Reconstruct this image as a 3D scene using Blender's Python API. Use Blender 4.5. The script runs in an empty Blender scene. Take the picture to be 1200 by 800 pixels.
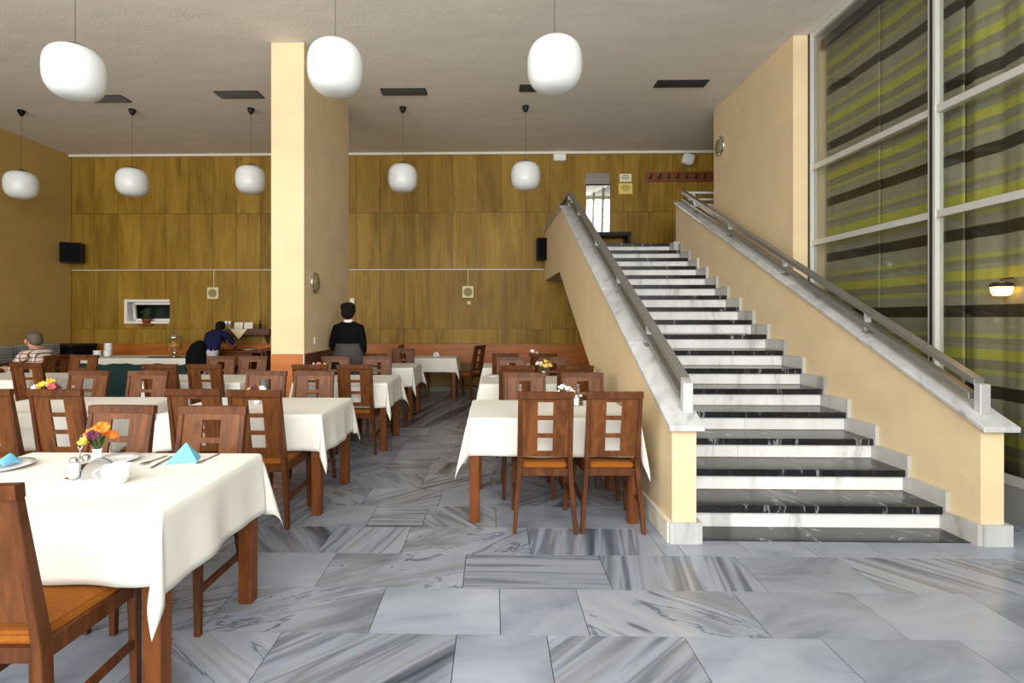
import bpy, bmesh, math, random
from mathutils import Vector, Matrix
R = math.radians
random.seed(7)
sc = bpy.context.scene
col = sc.collection

# ------------------------------------------------------------------ camera
cam_d = bpy.data.cameras.new('camera')
cam_d.sensor_width = 36.0
cam_d.lens = 18.0
cam_d.shift_x = 34 / 1200.0
cam_d.shift_y = -27 / 1200.0
cam_d.clip_start = 0.05
cam = bpy.data.objects.new('camera', cam_d)
col.objects.link(cam)
cam.location = (0, 0, 1.46)
cam.rotation_euler = (R(90), 0, math.atan(12 / 600.0))
sc.camera = cam
# ------------------------------------------------------------------ world, daylight, exposure
w = bpy.data.worlds.new('world'); sc.world = w; w.use_nodes = True
bg = w.node_tree.nodes['Background']
bg.inputs[0].default_value = (0.80, 0.90, 1.0, 1)
bg.inputs[1].default_value = 1.0
def area(name, loc, rot, sx, sy, power, colr):
    l = bpy.data.lights.new(name, 'AREA'); l.shape = 'RECTANGLE'; l.size = sx; l.size_y = sy
    l.energy = power; l.color = colr
    o = bpy.data.objects.new(name, l); col.objects.link(o)
    o.location = loc; o.rotation_euler = rot
    return o
# overcast daylight entering through the tall window front behind the viewer
area('daylight_window_front', (-2.2, -1.72, 2.90), (R(90), 0, 0), 11.6, 3.5, 980, (1.0, 0.985, 0.95))
sc.view_settings.view_transform = 'Standard'
sc.view_settings.look = 'None'
sc.view_settings.exposure = 0.0
sc.view_settings.gamma = 1.0
sc.view_settings.use_curve_mapping = False
sc.cycles.diffuse_bounces = 3

# ------------------------------------------------------------------ dimensions
YB = 10.29      # back wall
ZC = 4.79       # ceiling
XL = -8.63      # side wall behind the buffet
XG = 3.74       # glass front beside the stairs
YF = -1.6       # window front behind the viewer
T_TOP = 0.755

# ------------------------------------------------------------------ materials
MATS = {}
def nt(name):
    m = bpy.data.materials.new(name); m.use_nodes = True
    n = m.node_tree.nodes; n.clear()
    out = n.new('ShaderNodeOutputMaterial'); b = n.new('ShaderNodeBsdfPrincipled')
    m.node_tree.links.new(b.outputs[0], out.inputs[0])
    MATS[name] = m
    return m, n, m.node_tree.links, b, out
def rgb(c): return (c[0], c[1], c[2], 1)
def mat(name, c, rough=0.5, metal=0.0, spec=0.5, bump=0.0, bscale=60.0, var=0.0, vscale=(6, 6, 6), emit=0.0, trans=0.0, sub=0.0):
    m, n, L, b, out = nt(name)
    b.inputs['Base Color'].default_value = rgb(c)
    b.inputs['Roughness'].default_value = rough
    b.inputs['Metallic'].default_value = metal
    b.inputs['Specular IOR Level'].default_value = spec
    if emit:
        b.inputs['Emission Color'].default_value = rgb(c); b.inputs['Emission Strength'].default_value = emit
    if trans: b.inputs['Transmission Weight'].default_value = trans
    if sub:
        b.inputs['Subsurface Weight'].default_value = sub
        b.inputs['Subsurface Radius'].default_value = (0.05, 0.05, 0.05)
    tc = n.new('ShaderNodeTexCoord')
    if var:
        mp = n.new('ShaderNodeMapping'); mp.inputs['Scale'].default_value = vscale
        no = n.new('ShaderNodeTexNoise'); no.inputs['Detail'].default_value = 4; no.inputs['Scale'].default_value = 1
        L.new(tc.outputs['Object'], mp.inputs[0]); L.new(mp.outputs[0], no.inputs['Vector'])
        rp = n.new('ShaderNodeValToRGB')
        rp.color_ramp.elements[0].position = 0.3; rp.color_ramp.elements[1].position = 0.72
        rp.color_ramp.elements[0].color = rgb([x * (1 - var) for x in c])
        rp.color_ramp.elements[1].color = rgb([min(1, x * (1 + var)) for x in c])
        L.new(no.outputs[0], rp.inputs[0]); L.new(rp.outputs[0], b.inputs['Base Color'])
    if bump:
        no2 = n.new('ShaderNodeTexNoise'); no2.inputs['Scale'].default_value = bscale; no2.inputs['Detail'].default_value = 3
        L.new(tc.outputs['Object'], no2.inputs['Vector'])
        bp = n.new('ShaderNodeBump'); bp.inputs['Strength'].default_value = bump; bp.inputs['Distance'].default_value = 0.01
        L.new(no2.outputs[0], bp.inputs['Height']); L.new(bp.outputs[0], b.inputs['Normal'])
    return m

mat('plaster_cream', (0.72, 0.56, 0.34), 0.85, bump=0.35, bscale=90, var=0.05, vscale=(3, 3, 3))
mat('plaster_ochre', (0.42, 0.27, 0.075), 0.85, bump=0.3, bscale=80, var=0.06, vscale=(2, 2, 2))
mat('ceiling_paint', (0.74, 0.69, 0.61), 0.9, bump=0.25, bscale=40, var=0.05, vscale=(1.5, 5, 2))
mat('white_trim', (0.75, 0.70, 0.58), 0.5)
mat('white_paint', (0.82, 0.80, 0.74), 0.45)
mat('frame_metal', (0.62, 0.62, 0.58), 0.42, 0.35)
mat('rail_metal', (0.25, 0.24, 0.215), 0.38, 0.55, var=0.05, vscale=(4, 4, 30))
mat('post_metal', (0.62, 0.62, 0.62), 0.35, 0.5)
mat('wainscot', (0.40, 0.115, 0.010), 0.45, var=0.18, vscale=(2, 2, 14))
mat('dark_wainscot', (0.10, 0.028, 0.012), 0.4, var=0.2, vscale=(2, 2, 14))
mat('tan_wall', (0.24, 0.17, 0.06), 0.8, var=0.1, vscale=(4, 4, 1))
mat('black_plastic', (0.008, 0.008, 0.009), 0.5, spec=0.3)
mat('dark_metal', (0.03, 0.03, 0.03), 0.4, 0.4)
mat('chrome', (0.75, 0.75, 0.76), 0.12, 1.0)
mat('steel', (0.55, 0.55, 0.56), 0.22, 1.0)
mat('opal', (0.70, 0.725, 0.715), 0.3, spec=0.5, sub=0.25)
mat('cloth', (0.74, 0.715, 0.645), 0.9, spec=0.15, bump=0.22, bscale=9, var=0.015, vscale=(5, 5, 5))
mat('cloth_cream', (0.72, 0.64, 0.36), 0.9, spec=0.15)
mat('porcelain', (0.86, 0.87, 0.88), 0.15)
mat('grey_print', (0.42, 0.45, 0.50), 0.5, var=0.2, vscale=(40, 40, 40))
mat('napkin_blue', (0.16, 0.50, 0.72), 0.9, bump=0.2, bscale=300)
mat('seat_fabric', (0.25, 0.080, 0.011), 0.9, spec=0.15, bump=0.3, bscale=220, var=0.12, vscale=(60, 60, 60))
mat('skirt_green', (0.010, 0.045, 0.042), 0.8)
mat('kerb_grey', (0.22, 0.22, 0.21), 0.6, var=0.1, vscale=(3, 3, 3))
mat('paper_white', (0.80, 0.74, 0.55), 0.8)
mat('paper_yellow', (0.78, 0.58, 0.14), 0.8)
mat('print_ink', (0.16, 0.12, 0.05), 0.8)
mat('wood_dark', (0.09, 0.035, 0.014), 0.35, var=0.25, vscale=(5, 5, 40))
mat('hook_board', (0.19, 0.06, 0.018), 0.4, var=0.25, vscale=(3, 30, 30))
mat('skin', (0.55, 0.27, 0.17), 0.55, sub=0.1)
mat('skin_brown', (0.33, 0.15, 0.09), 0.55, sub=0.1)
mat('hair_black', (0.008, 0.006, 0.006), 0.8, spec=0.15, bump=0.6, bscale=120)
mat('hair_brown', (0.06, 0.035, 0.02), 0.6, bump=0.6, bscale=120)
mat('hair_grey', (0.11, 0.085, 0.06), 0.6, bump=0.6, bscale=120)
mat('knit_black', (0.0045, 0.0045, 0.0055), 0.95, spec=0.1, bump=0.3, bscale=160)
mat('navy', (0.010, 0.012, 0.055), 0.9, spec=0.2, bump=0.2, bscale=100)
mat('trousers_pale', (0.50, 0.47, 0.47), 0.9, bump=0.3, bscale=30)
mat('trousers_dark', (0.03, 0.03, 0.04), 0.9)
mat('shoe', (0.02, 0.018, 0.016), 0.5)
mat('collar_white', (0.85, 0.85, 0.85), 0.9)
mat('terracotta', (0.25, 0.06, 0.02), 0.8)
mat('leaf_dark', (0.025, 0.045, 0.015), 0.6)
mat('leaf_green', (0.06, 0.14, 0.03), 0.6)
mat('petal_orange', (0.85, 0.22, 0.02), 0.7)
mat('petal_yellow', (0.85, 0.55, 0.06), 0.7)
mat('petal_white', (0.85, 0.83, 0.76), 0.7)
mat('petal_purple', (0.10, 0.015, 0.04), 0.7)
mat('petal_pink', (0.70, 0.12, 0.12), 0.7)
mat('juice', (0.45, 0.20, 0.04), 0.2)
mat('salt', (0.80, 0.80, 0.78), 0.5)
mat('grey_plastic', (0.20, 0.21, 0.22), 0.6)
mat('dim_room_tone', (0.05, 0.065, 0.045), 0.9, var=0.5, vscale=(6, 6, 2))  # dimness of the room behind the little window, put into the colour
mat('speaker_cream', (0.72, 0.60, 0.30), 0.5)
mat('grille_olive', (0.26, 0.22, 0.10), 0.7)
mat('grout', (0.05, 0.05, 0.055), 0.9)
mat('brown_floor', (0.05, 0.045, 0.04), 0.6)
mat('lamp_glow', (1.0, 0.55, 0.16), 0.4, emit=7.0)
mat('bag_black', (0.004, 0.004, 0.005), 0.9, spec=0.15)

def chair_wood(name, c0, c1):
    m, n, L, b, out = nt(name)
    tc = n.new('ShaderNodeTexCoord'); oi = n.new('ShaderNodeObjectInfo')
    ad = n.new('ShaderNodeVectorMath'); ad.operation = 'ADD'
    L.new(tc.outputs['Object'], ad.inputs[0]); L.new(oi.outputs['Random'], ad.inputs[1])
    mp = n.new('ShaderNodeMapping'); mp.inputs['Scale'].default_value = (16, 16, 2.4)
    L.new(ad.outputs[0], mp.inputs[0])
    no = n.new('ShaderNodeTexNoise'); no.inputs['Scale'].default_value = 1; no.inputs['Detail'].default_value = 5; no.inputs['Distortion'].default_value = 1.4
    L.new(mp.outputs[0], no.inputs['Vector'])
    rp = n.new('ShaderNodeValToRGB'); rp.color_ramp.elements[0].position = 0.32; rp.color_ramp.elements[1].position = 0.7
    rp.color_ramp.elements[0].color = rgb(c0); rp.color_ramp.elements[1].color = rgb(c1)
    L.new(no.outputs[0], rp.inputs[0]); L.new(rp.outputs[0], b.inputs['Base Color'])
    b.inputs['Roughness'].default_value = 0.42
    b.inputs['Specular IOR Level'].default_value = 0.22
    return m
chair_wood('chair_wood', (0.058, 0.0175, 0.0055), (0.128, 0.041, 0.010))
chair_wood('panel_wood', (0.082, 0.027, 0.0075), (0.170, 0.058, 0.0145))
chair_wood('leg_wood', (0.10, 0.030, 0.008), (0.19, 0.060, 0.014))

def wall_wood(name):
    m, n, L, b, out = nt(name)
    tc = n.new('ShaderNodeTexCoord'); oi = n.new('ShaderNodeObjectInfo')
    mul = n.new('ShaderNodeMath'); mul.operation = 'MULTIPLY'; mul.inputs[1].default_value = 31
    L.new(oi.outputs['Random'], mul.inputs[0])
    ad = n.new('ShaderNodeVectorMath'); ad.operation = 'ADD'
    L.new(tc.outputs['Object'], ad.inputs[0]); L.new(mul.outputs[0], ad.inputs[1])
    def streak(scale, detail):
        mp = n.new('ShaderNodeMapping'); mp.inputs['Scale'].default_value = scale
        no = n.new('ShaderNodeTexNoise'); no.inputs['Scale'].default_value = 1; no.inputs['Detail'].default_value = detail
        no.inputs['Distortion'].default_value = 0.6
        L.new(ad.outputs[0], mp.inputs[0]); L.new(mp.outputs[0], no.inputs['Vector'])
        return no
    n1 = streak((4.5, 4.5, 0.8), 4); n2 = streak((55, 55, 1.6), 3)
    mx = n.new('ShaderNodeMix'); mx.data_type = 'FLOAT'; mx.inputs[0].default_value = 0.4
    L.new(n1.outputs[0], mx.inputs[2]); L.new(n2.outputs[0], mx.inputs[3])
    rp = n.new('ShaderNodeValToRGB'); e = rp.color_ramp.elements
    e[0].position = 0.30; e[0].color = (0.155, 0.080, 0.008, 1)
    e[1].position = 0.68; e[1].color = (0.385, 0.235, 0.036, 1)
    k = e.new(0.5); k.color = (0.285, 0.165, 0.020, 1)
    L.new(mx.outputs[0], rp.inputs[0])
    hs = n.new('ShaderNodeHueSaturation')
    mr = n.new('ShaderNodeMapRange'); mr.inputs[3].default_value = 0.86; mr.inputs[4].default_value = 1.10
    L.new(oi.outputs['Random'], mr.inputs[0]); L.new(mr.outputs[0], hs.inputs['Value'])
    L.new(rp.outputs[0], hs.inputs['Color']); L.new(hs.outputs[0], b.inputs['Base Color'])
    b.inputs['Roughness'].default_value = 0.5; b.inputs['Specular IOR Level'].default_value = 0.25
wall_wood('wall_wood')

def marble(name, ang, sx, sy, stops, rough=0.22, dist=0.6, detail=6, bump=0.0, seed=0.0):
    m, n, L, b, out = nt(name)
    tc = n.new('ShaderNodeTexCoord'); oi = n.new('ShaderNodeObjectInfo')
    mul = n.new('ShaderNodeMath'); mul.operation = 'MULTIPLY'; mul.inputs[1].default_value = 57
    L.new(oi.outputs['Random'], mul.inputs[0])
    ad = n.new('ShaderNodeVectorMath'); ad.operation = 'ADD'
    L.new(tc.outputs['Object'], ad.inputs[0]); L.new(mul.outputs[0], ad.inputs[1])
    vr = n.new('ShaderNodeVectorRotate'); vr.rotation_type = 'Z_AXIS'; vr.inputs['Angle'].default_value = R(ang)
    L.new(ad.outputs[0], vr.inputs['Vector'])
    mp = n.new('ShaderNodeMapping'); mp.inputs['Scale'].default_value = (sx, sy, 1); mp.inputs['Location'].default_value = (seed, seed, seed)
    L.new(vr.outputs[0], mp.inputs[0])
    no = n.new('ShaderNodeTexNoise'); no.inputs['Scale'].default_value = 1; no.inputs['Detail'].default_value = detail
    no.inputs['Distortion'].default_value = dist; no.inputs['Roughness'].default_value = 0.55
    L.new(mp.outputs[0], no.inputs['Vector'])
    rp = n.new('ShaderNodeValToRGB'); e = rp.color_ramp.elements
    while len(e) > 1: e.remove(e[-1])
    e[0].position = stops[0][0]; e[0].color = rgb(stops[0][1])
    for p, c in stops[1:]:
        k = e.new(p); k.color = rgb(c)
    L.new(no.outputs[0], rp.inputs[0])
    hs = n.new('ShaderNodeHueSaturation')
    mr = n.new('ShaderNodeMapRange'); mr.inputs[3].default_value = 0.9; mr.inputs[4].default_value = 1.08
    L.new(oi.outputs['Random'], mr.inputs[0]); L.new(mr.outputs[0], hs.inputs['Value'])
    L.new(rp.outputs[0], hs.inputs['Color']); L.new(hs.outputs[0], b.inputs['Base Color'])
    b.inputs['Roughness'].default_value = rough
    b.inputs['Specular IOR Level'].default_value = 0.4
lt, md, dk = (0.268, 0.297, 0.355), (0.130, 0.145, 0.178), (0.052, 0.057, 0.070)
BAND = [(0.32, dk), (0.40, md), (0.47, lt), (0.53, (0.22, 0.23, 0.255)), (0.58, md), (0.62, lt), (0.72, (0.30, 0.315, 0.345))]
marble('marble_band_a', 12, 6.5, 0.35, BAND, dist=0.2, detail=3)
marble('marble_band_b', -38, 6.5, 0.35, BAND, dist=0.2, detail=3)
marble('marble_band_c', 90, 9, 0.5, BAND, dist=0.2, detail=3)
marble('marble_band_d', 48, 6.5, 0.4, BAND, dist=0.2, detail=3)
VEIN = [(0.30, md), (0.42, (0.21, 0.225, 0.255)), (0.485, lt), (0.50, (0.10, 0.105, 0.12)), (0.515, lt), (0.62, (0.32, 0.335, 0.37)), (0.70, (0.18, 0.19, 0.21))]
marble('marble_vein_a', -55, 3.2, 0.9, VEIN, dist=1.2)
marble('marble_vein_b', 60, 3.5, 0.9, VEIN, dist=1.0)
marble('marble_plain', 70, 2.6, 1.1, [(0.30, (0.165, 0.185, 0.225)), (0.42, (0.235, 0.26, 0.31)), (0.52, (0.275, 0.30, 0.355)), (0.70, (0.33, 0.355, 0.41))], dist=1.0)
marble('marble_white', 40, 5, 1.6, [(0.33, (0.52, 0.52, 0.51)), (0.42, (0.74, 0.74, 0.72)), (0.7, (0.86, 0.86, 0.85))], rough=0.3, dist=1.2)
marble('marble_cap', 30, 7, 2, [(0.30, (0.27, 0.28, 0.28)), (0.45, (0.46, 0.465, 0.46)), (0.7, (0.58, 0.585, 0.58))], rough=0.3, dist=1.0)
marble('marble_skirt', 60, 4, 1.5, [(0.32, (0.30, 0.29, 0.27)), (0.45, (0.46, 0.45, 0.42)), (0.7, (0.56, 0.55, 0.52))], rough=0.35, dist=1.0)
marble('marble_black', 65, 2.2, 5.0, [(0.30, (0.40, 0.41, 0.42)), (0.33, (0.015, 0.015, 0.017)), (0.47, (0.006, 0.006, 0.007)), (0.60, (0.016, 0.016, 0.019)), (0.622, (0.30, 0.30, 0.32)), (0.64, (0.018, 0.018, 0.02))], rough=0.2, dist=1.6, detail=8)

def glass_mat(name, tint=(1, 1, 1), ior=1.45):
    m, n, L, b, out = nt(name); n.remove(b)
    tr = n.new('ShaderNodeBsdfTransparent'); tr.inputs[0].default_value = rgb(tint)
    gl = n.new('ShaderNodeBsdfGlossy'); gl.inputs['Roughness'].default_value = 0.02
    fr = n.new('ShaderNodeFresnel'); fr.inputs['IOR'].default_value = ior
    mx = n.new('ShaderNodeMixShader')
    ge = n.new('ShaderNodeNewGeometry'); mi = n.new('ShaderNodeMix'); mi.data_type = 'FLOAT'
    mi.inputs[2].default_value = ior; mi.inputs[3].default_value = 1/ior
    L.new(ge.outputs['Backfacing'], mi.inputs[0]); L.new(mi.outputs[0], fr.inputs['IOR'])
    L.new(fr.outputs[0], mx.inputs[0]); L.new(tr.outputs[0], mx.inputs[1]); L.new(gl.outputs[0], mx.inputs[2])
    L.new(mx.outputs[0], out.inputs[0])
glass_mat('glass', (0.93, 0.95, 0.93), 1.35)
glass_mat('clear_glass', (0.9, 0.93, 0.93), 1.3)
mat('mirror', (0.86, 0.88, 0.87), 0.03, 1.0)

def stripes_mat(name):
    """woven curtain: horizontal bands of black and lime on taupe, repeating every 0.64 m of height"""
    m, n, L, b, out = nt(name)
    tc = n.new('ShaderNodeTexCoord'); sp = n.new('ShaderNodeSeparateXYZ'); L.new(tc.outputs['Object'], sp.inputs[0])
    s = n.new('ShaderNodeMath'); s.operation = 'SUBTRACT'; s.inputs[1].default_value = 1.52 - 0.05 - 0.64 * 4; L.new(sp.outputs['Z'], s.inputs[0])
    d = n.new('ShaderNodeMath'); d.operation = 'DIVIDE'; d.inputs[1].default_value = 0.64; L.new(s.outputs[0], d.inputs[0])
    f = n.new('ShaderNodeMath'); f.operation = 'FRACT'; L.new(d.outputs[0], f.inputs[0])
    rp = n.new('ShaderNodeValToRGB'); rp.color_ramp.interpolation = 'CONSTANT'; e = rp.color_ramp.elements
    taupe, lime, pale, black, brown = (0.250, 0.232, 0.165), (0.37, 0.345, 0.060), (0.32, 0.30, 0.085), (0.026, 0.023, 0.012), (0.205, 0.185, 0.125)
    bands = [(0, black), (.155, taupe), (.29, pale), (.35, brown), (.47, lime), (.60, taupe), (.67, brown), (.74, pale), (.80, taupe)]
    while len(e) > 1: e.remove(e[-1])
    e[0].position = 0; e[0].color = rgb(bands[0][1])
    for p, c in bands[1:]:
        k = e.new(p); k.color = rgb(c)
    L.new(f.outputs[0], rp.inputs[0])
    mp = n.new('ShaderNodeMapping'); mp.inputs['Scale'].default_value = (12, 12, 0.6)
    no = n.new('ShaderNodeTexNoise'); no.inputs['Scale'].default_value = 1; no.inputs['Detail'].default_value = 3
    L.new(tc.outputs['Object'], mp.inputs[0]); L.new(mp.outputs[0], no.inputs['Vector'])
    mr = n.new('ShaderNodeMapRange'); mr.inputs[3].default_value = 0.8; mr.inputs[4].default_value = 1.2; L.new(no.outputs[0], mr.inputs[0])
    hs = n.new('ShaderNodeHueSaturation'); L.new(mr.outputs[0], hs.inputs['Value']); L.new(rp.outputs[0], hs.inputs['Color'])
    L.new(hs.outputs[0], b.inputs['Base Color'])
    b.inputs['Roughness'].default_value = 0.55
    b.inputs['Specular IOR Level'].default_value = 0.4
stripes_mat('curtain_stripes')

def lines_mat(name, base, line, period, width, axes=(2,), rough=0.9, bases=None):
    m, n, L, b, out = nt(name)
    tc = n.new('ShaderNodeTexCoord'); sp = n.new('ShaderNodeSeparateXYZ'); L.new(tc.outputs['Object'], sp.inputs[0])
    cur = None
    for a in axes:
        d = n.new('ShaderNodeMath'); d.operation = 'DIVIDE'; d.inputs[1].default_value = period; L.new(sp.outputs[a], d.inputs[0])
        f = n.new('ShaderNodeMath'); f.operation = 'FRACT'; L.new(d.outputs[0], f.inputs[0])
        g = n.new('ShaderNodeMath'); g.operation = 'LESS_THAN'; g.inputs[1].default_value = width; L.new(f.outputs[0], g.inputs[0])
        if cur is None: cur = g
        else:
            x = n.new('ShaderNodeMath'); x.operation = 'MAXIMUM'; L.new(cur.outputs[0], x.inputs[0]); L.new(g.outputs[0], x.inputs[1]); cur = x
    mx = n.new('ShaderNodeMix'); mx.data_type = 'RGBA'
    mx.inputs[6].default_value = rgb(base); mx.inputs[7].default_value = rgb(line)
    L.new(cur.outputs[0], mx.inputs[0]); L.new(mx.outputs[2], b.inputs['Base Color'])
    b.inputs['Roughness'].default_value = rough
lines_mat('plaid', (0.55, 0.47, 0.40), (0.12, 0.04, 0.03), 0.052, 0.2, (1, 2))
lines_mat('apron_grey', (0.035, 0.033, 0.030), (0.085, 0.078, 0.068), 0.022, 0.4, (2,))

# ------------------------------------------------------------------ mesh helpers
class MB:
    def __init__(s): s.v = []; s.f = []; s.smooth = False
    def hexa(s, p):
        """p: 8 points, bottom ring 0-3 then top ring 4-7"""
        k = len(s.v); s.v += [tuple(q) for q in p]
        s.f += [(k, k+3, k+2, k+1), (k+4, k+5, k+6, k+7)]
        for i in range(4):
            j = (i+1) % 4; s.f.append((k+i, k+j, k+4+j, k+4+i))
        return s
    def box(s, x0, x1, y0, y1, z0, z1):
        return s.hexa([(x0,y0,z0),(x1,y0,z0),(x1,y1,z0),(x0,y1,z0),(x0,y0,z1),(x1,y0,z1),(x1,y1,z1),(x0,y1,z1)])
    def prism_yz(s, poly, x0, x1, shear=0.0, y0=0.0):
        """poly: (y,z) points counter-clockwise seen from +x; solid between x0 and x1"""
        k = len(s.v); n = len(poly)
        for x in (x0, x1):
            s.v += [(x + shear*(y-y0), y, z) for y, z in poly]
        s.f.append(tuple(k+i for i in reversed(range(n)))); s.f.append(tuple(k+n+i for i in range(n)))
        for i in range(n):
            j = (i+1) % n; s.f.append((k+i, k+j, k+n+j, k+n+i))
        return s
    def lathe(s, prof, seg=24, c=(0,0,0), cap=True):
        k = len(s.v); n = len(prof)
        for r_, z in prof:
            for i in range(seg):
                a = 2*math.pi*i/seg; s.v.append((c[0]+r_*math.cos(a), c[1]+r_*math.sin(a), c[2]+z))
        for q in range(n-1):
            for i in range(seg):
                j = (i+1) % seg; s.f.append((k+q*seg+i, k+q*seg+j, k+(q+1)*seg+j, k+(q+1)*seg+i))
        if cap:
            s.f.append(tuple(k+i for i in reversed(range(seg)))); s.f.append(tuple(k+(n-1)*seg+i for i in range(seg)))
        return s
    def tube(s, pts, r, seg=8):
        k = len(s.v); n = len(pts); pts = [Vector(p) for p in pts]
        rs = r if isinstance(r, (list, tuple)) else [r]*n
        for i, p in enumerate(pts):
            d = (pts[min(i+1, n-1)] - pts[max(i-1, 0)]).normalized()
            a = d.orthogonal().normalized(); b = d.cross(a)
            for t in range(seg):
                g = 2*math.pi*t/seg; s.v.append(tuple(p + (a*math.cos(g)+b*math.sin(g))*rs[i]))
        for q in range(n-1):
            for i in range(seg):
                j = (i+1) % seg; s.f.append((k+q*seg+i, k+q*seg+j, k+(q+1)*seg+j, k+(q+1)*seg+i))
        s.f.append(tuple(k+i for i in reversed(range(seg)))); s.f.append(tuple(k+(n-1)*seg+i for i in range(seg)))
        return s
    def ball(s, c, rx, ry=None, rz=None, nu=10, nv=7):
        ry = ry or rx; rz = rz or rx; k = len(s.v)
        for j in range(1, nv):
            a = math.pi*j/nv
            for i in range(nu):
                b = 2*math.pi*i/nu; s.v.append((c[0]+rx*math.sin(a)*math.cos(b), c[1]+ry*math.sin(a)*math.sin(b), c[2]-rz*math.cos(a)))
        for j in range(nv-2):
            for i in range(nu):
                q = (i+1) % nu; s.f.append((k+j*nu+i, k+j*nu+q, k+(j+1)*nu+q, k+(j+1)*nu+i))
        b0 = len(s.v); s.v += [(c[0],c[1],c[2]-rz), (c[0],c[1],c[2]+rz)]
        for i in range(nu):
            q = (i+1) % nu; s.f.append((b0, k+q, k+i)); s.f.append((b0+1, k+(nv-2)*nu+i, k+(nv-2)*nu+q))
        return s
    def grid(s, fn, nu, nv):
        k = len(s.v)
        for j in range(nv+1):
            for i in range(nu+1): s.v.append(tuple(fn(i/nu, j/nv)))
        for j in range(nv):
            for i in range(nu):
                a = k+j*(nu+1)+i; s.f.append((a, a+1, a+nu+2, a+nu+1))
        return s
    def mesh(s, name, m, smooth=False, bevel=0.0, seg=1):
        me = bpy.data.meshes.new(name); me.from_pydata(s.v, [], s.f)
        if bevel:
            b = bmesh.new(); b.from_mesh(me)
            bmesh.ops.bevel(b, geom=b.edges[:], offset=bevel, segments=seg, affect='EDGES', clamp_overlap=True)
            b.to_mesh(me); b.free()
        if smooth: me.polygons.foreach_set('use_smooth', [True]*len(me.polygons))
        if m: me.materials.append(MATS[m])
        me.update()
        return me
    def obj(s, name, m, parent=None, smooth=False, bevel=0.0, seg=1, loc=None):
        return link(name, s.mesh(name, m, smooth, bevel, seg), parent, loc)
def link(name, me, parent=None, loc=None):
    o = bpy.data.objects.new(name, me); col.objects.link(o); o.parent = parent
    if loc: o.location = loc
    return o
def tag(o, label=None, cat=None, group=None, kind=None):
    if label: o['label'] = label
    if cat: o['category'] = cat
    if group: o['group'] = group
    if kind: o['kind'] = kind
    return o
def empty(name, label, cat, loc=(0,0,0), rz=0.0, group=None):
    o = bpy.data.objects.new(name, None); col.objects.link(o); o.location = loc; o.rotation_euler = (0,0,rz)
    o.empty_display_size = 0.1
    return tag(o, label, cat, group)
def copy_tree(o, parent=None):
    c = o.copy(); col.objects.link(c); c.parent = parent
    for ch in o.children: copy_tree(ch, c)
    return c
def box(name, x0, x1, y0, y1, z0, z1, m, parent=None, bevel=0.0):
    return MB().box(x0,x1,y0,y1,z0,z1).obj(name, m, parent, bevel=bevel)
def rbox(b, c, sx, sy, sz, rz=0.0, rx=0.0, ry=0.0):
    M = Matrix.Translation(c) @ Matrix.Rotation(rz,4,'Z') @ Matrix.Rotation(ry,4,'Y') @ Matrix.Rotation(rx,4,'X')
    P = [M @ Vector((a*sx/2, d*sy/2, e*sz/2)) for e in (-1,1) for a,d in ((-1,-1),(1,-1),(1,1),(-1,1))]
    return b.hexa(P)
def structure(o, label=None, cat=None): return tag(o, label, cat, kind='structure')

# ================================================================== SETTING
# ---- floor: a bed of grout with a marble slab for every tile
floor = structure(box('floor', XL, 4.9, YF-0.1, YB+0.1, -0.12, -0.006, 'grout'), 'grey and white banded marble tile floor of the dining hall', 'floor')
P, Vn, Vb, A, B, C, D = 'marble_plain', 'marble_vein_a', 'marble_vein_b', 'marble_band_a', 'marble_band_b', 'marble_band_c', 'marble_band_d'
pitch = 0.403; y_row0 = 1.963
known = {
    0: ([-4.9, -4.1, -3.5, -2.7, -2.1, -1.5, -0.982, -0.169, 0.246, 0.877, 1.495, 2.108, 2.72, 3.33, 3.735], [P, A, P, Vb, P, Vn, D, P, D, P, P, P, Vb, P]),
    1: ([-4.9, -4.3, -3.5, -2.7, -2.0, -1.375, -0.581, 0.034, 0.445, 1.275, 1.891, 2.5, 3.1, 3.735], [P, Vn, A, P, Vb, Vb, P, P, Vn, P, P, P, Vn]),
    2: ([-4.9, -4.2, -3.4, -2.6, -1.8, -0.973, -0.167, 0.646, 1.473, 2.102, 2.92, 3.735], [P, A, P, Vb, P, Vb, C, A, P, B, Vn]),
    3: ([-4.9, -4.1, -3.3, -2.5, -1.7, -1.1, -0.575, 0.234, 1.056, 1.184, 1.594, 1.994, 2.414, 2.83, 3.25, 3.735], [P, Vb, P, A, B, A, Vb, A, P, P, P, P, P, P, P]),
    4: ([-4.9, -4.1, -3.5, -2.7, -2.1, -1.3, -0.9, -0.5, 0.02, 0.6, 1.15, 3.3, 3.735], [P, A, P, Vb, A, P, C, B, P, P, P, A]),
}
rt = random.Random(3)
def tile_row(r, x0, x1):
    if r in known: return known[r]
    xs = [x0]
    while xs[-1] < x1 - 0.3: xs.append(xs[-1] + rt.choice([0.41, 0.61, 0.81, 0.61]))
    xs[-1] = x1
    return xs, [rt.choice([A, A, B, C, D, Vn, Vb, P, P]) for _ in xs[1:]]
for r in range(-1, 12):
    ya = y_row0 + r*pitch; yb = ya + pitch
    xs, ks = tile_row(r, -4.9, 3.735)
    for i in range(len(xs)-1):
        dz = rt.uniform(-0.0004, 0.0004)
        box('tile', xs[i]+0.002, xs[i+1]-0.002, ya+0.002, yb-0.002, -0.02, dz, ks[i], floor)
def tile_mass(x0, x1, ya, yb, m, par):
    b = MB(); y = ya
    while y < yb - 0.02:
        y2 = min(y + pitch, yb); x = x0 - rt.uniform(0, 0.4)
        while x < x1:
            x2 = x + rt.choice([0.41, 0.61, 0.81])
            b.box(max(x, x0)+0.0014, min(x2, x1)-0.0014, y+0.0014, y2-0.0014, -0.02, 0.0)
            x = x2
        y = y2
    o = b.obj('tile_field', m, par); o['kind'] = 'stuff'
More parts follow.
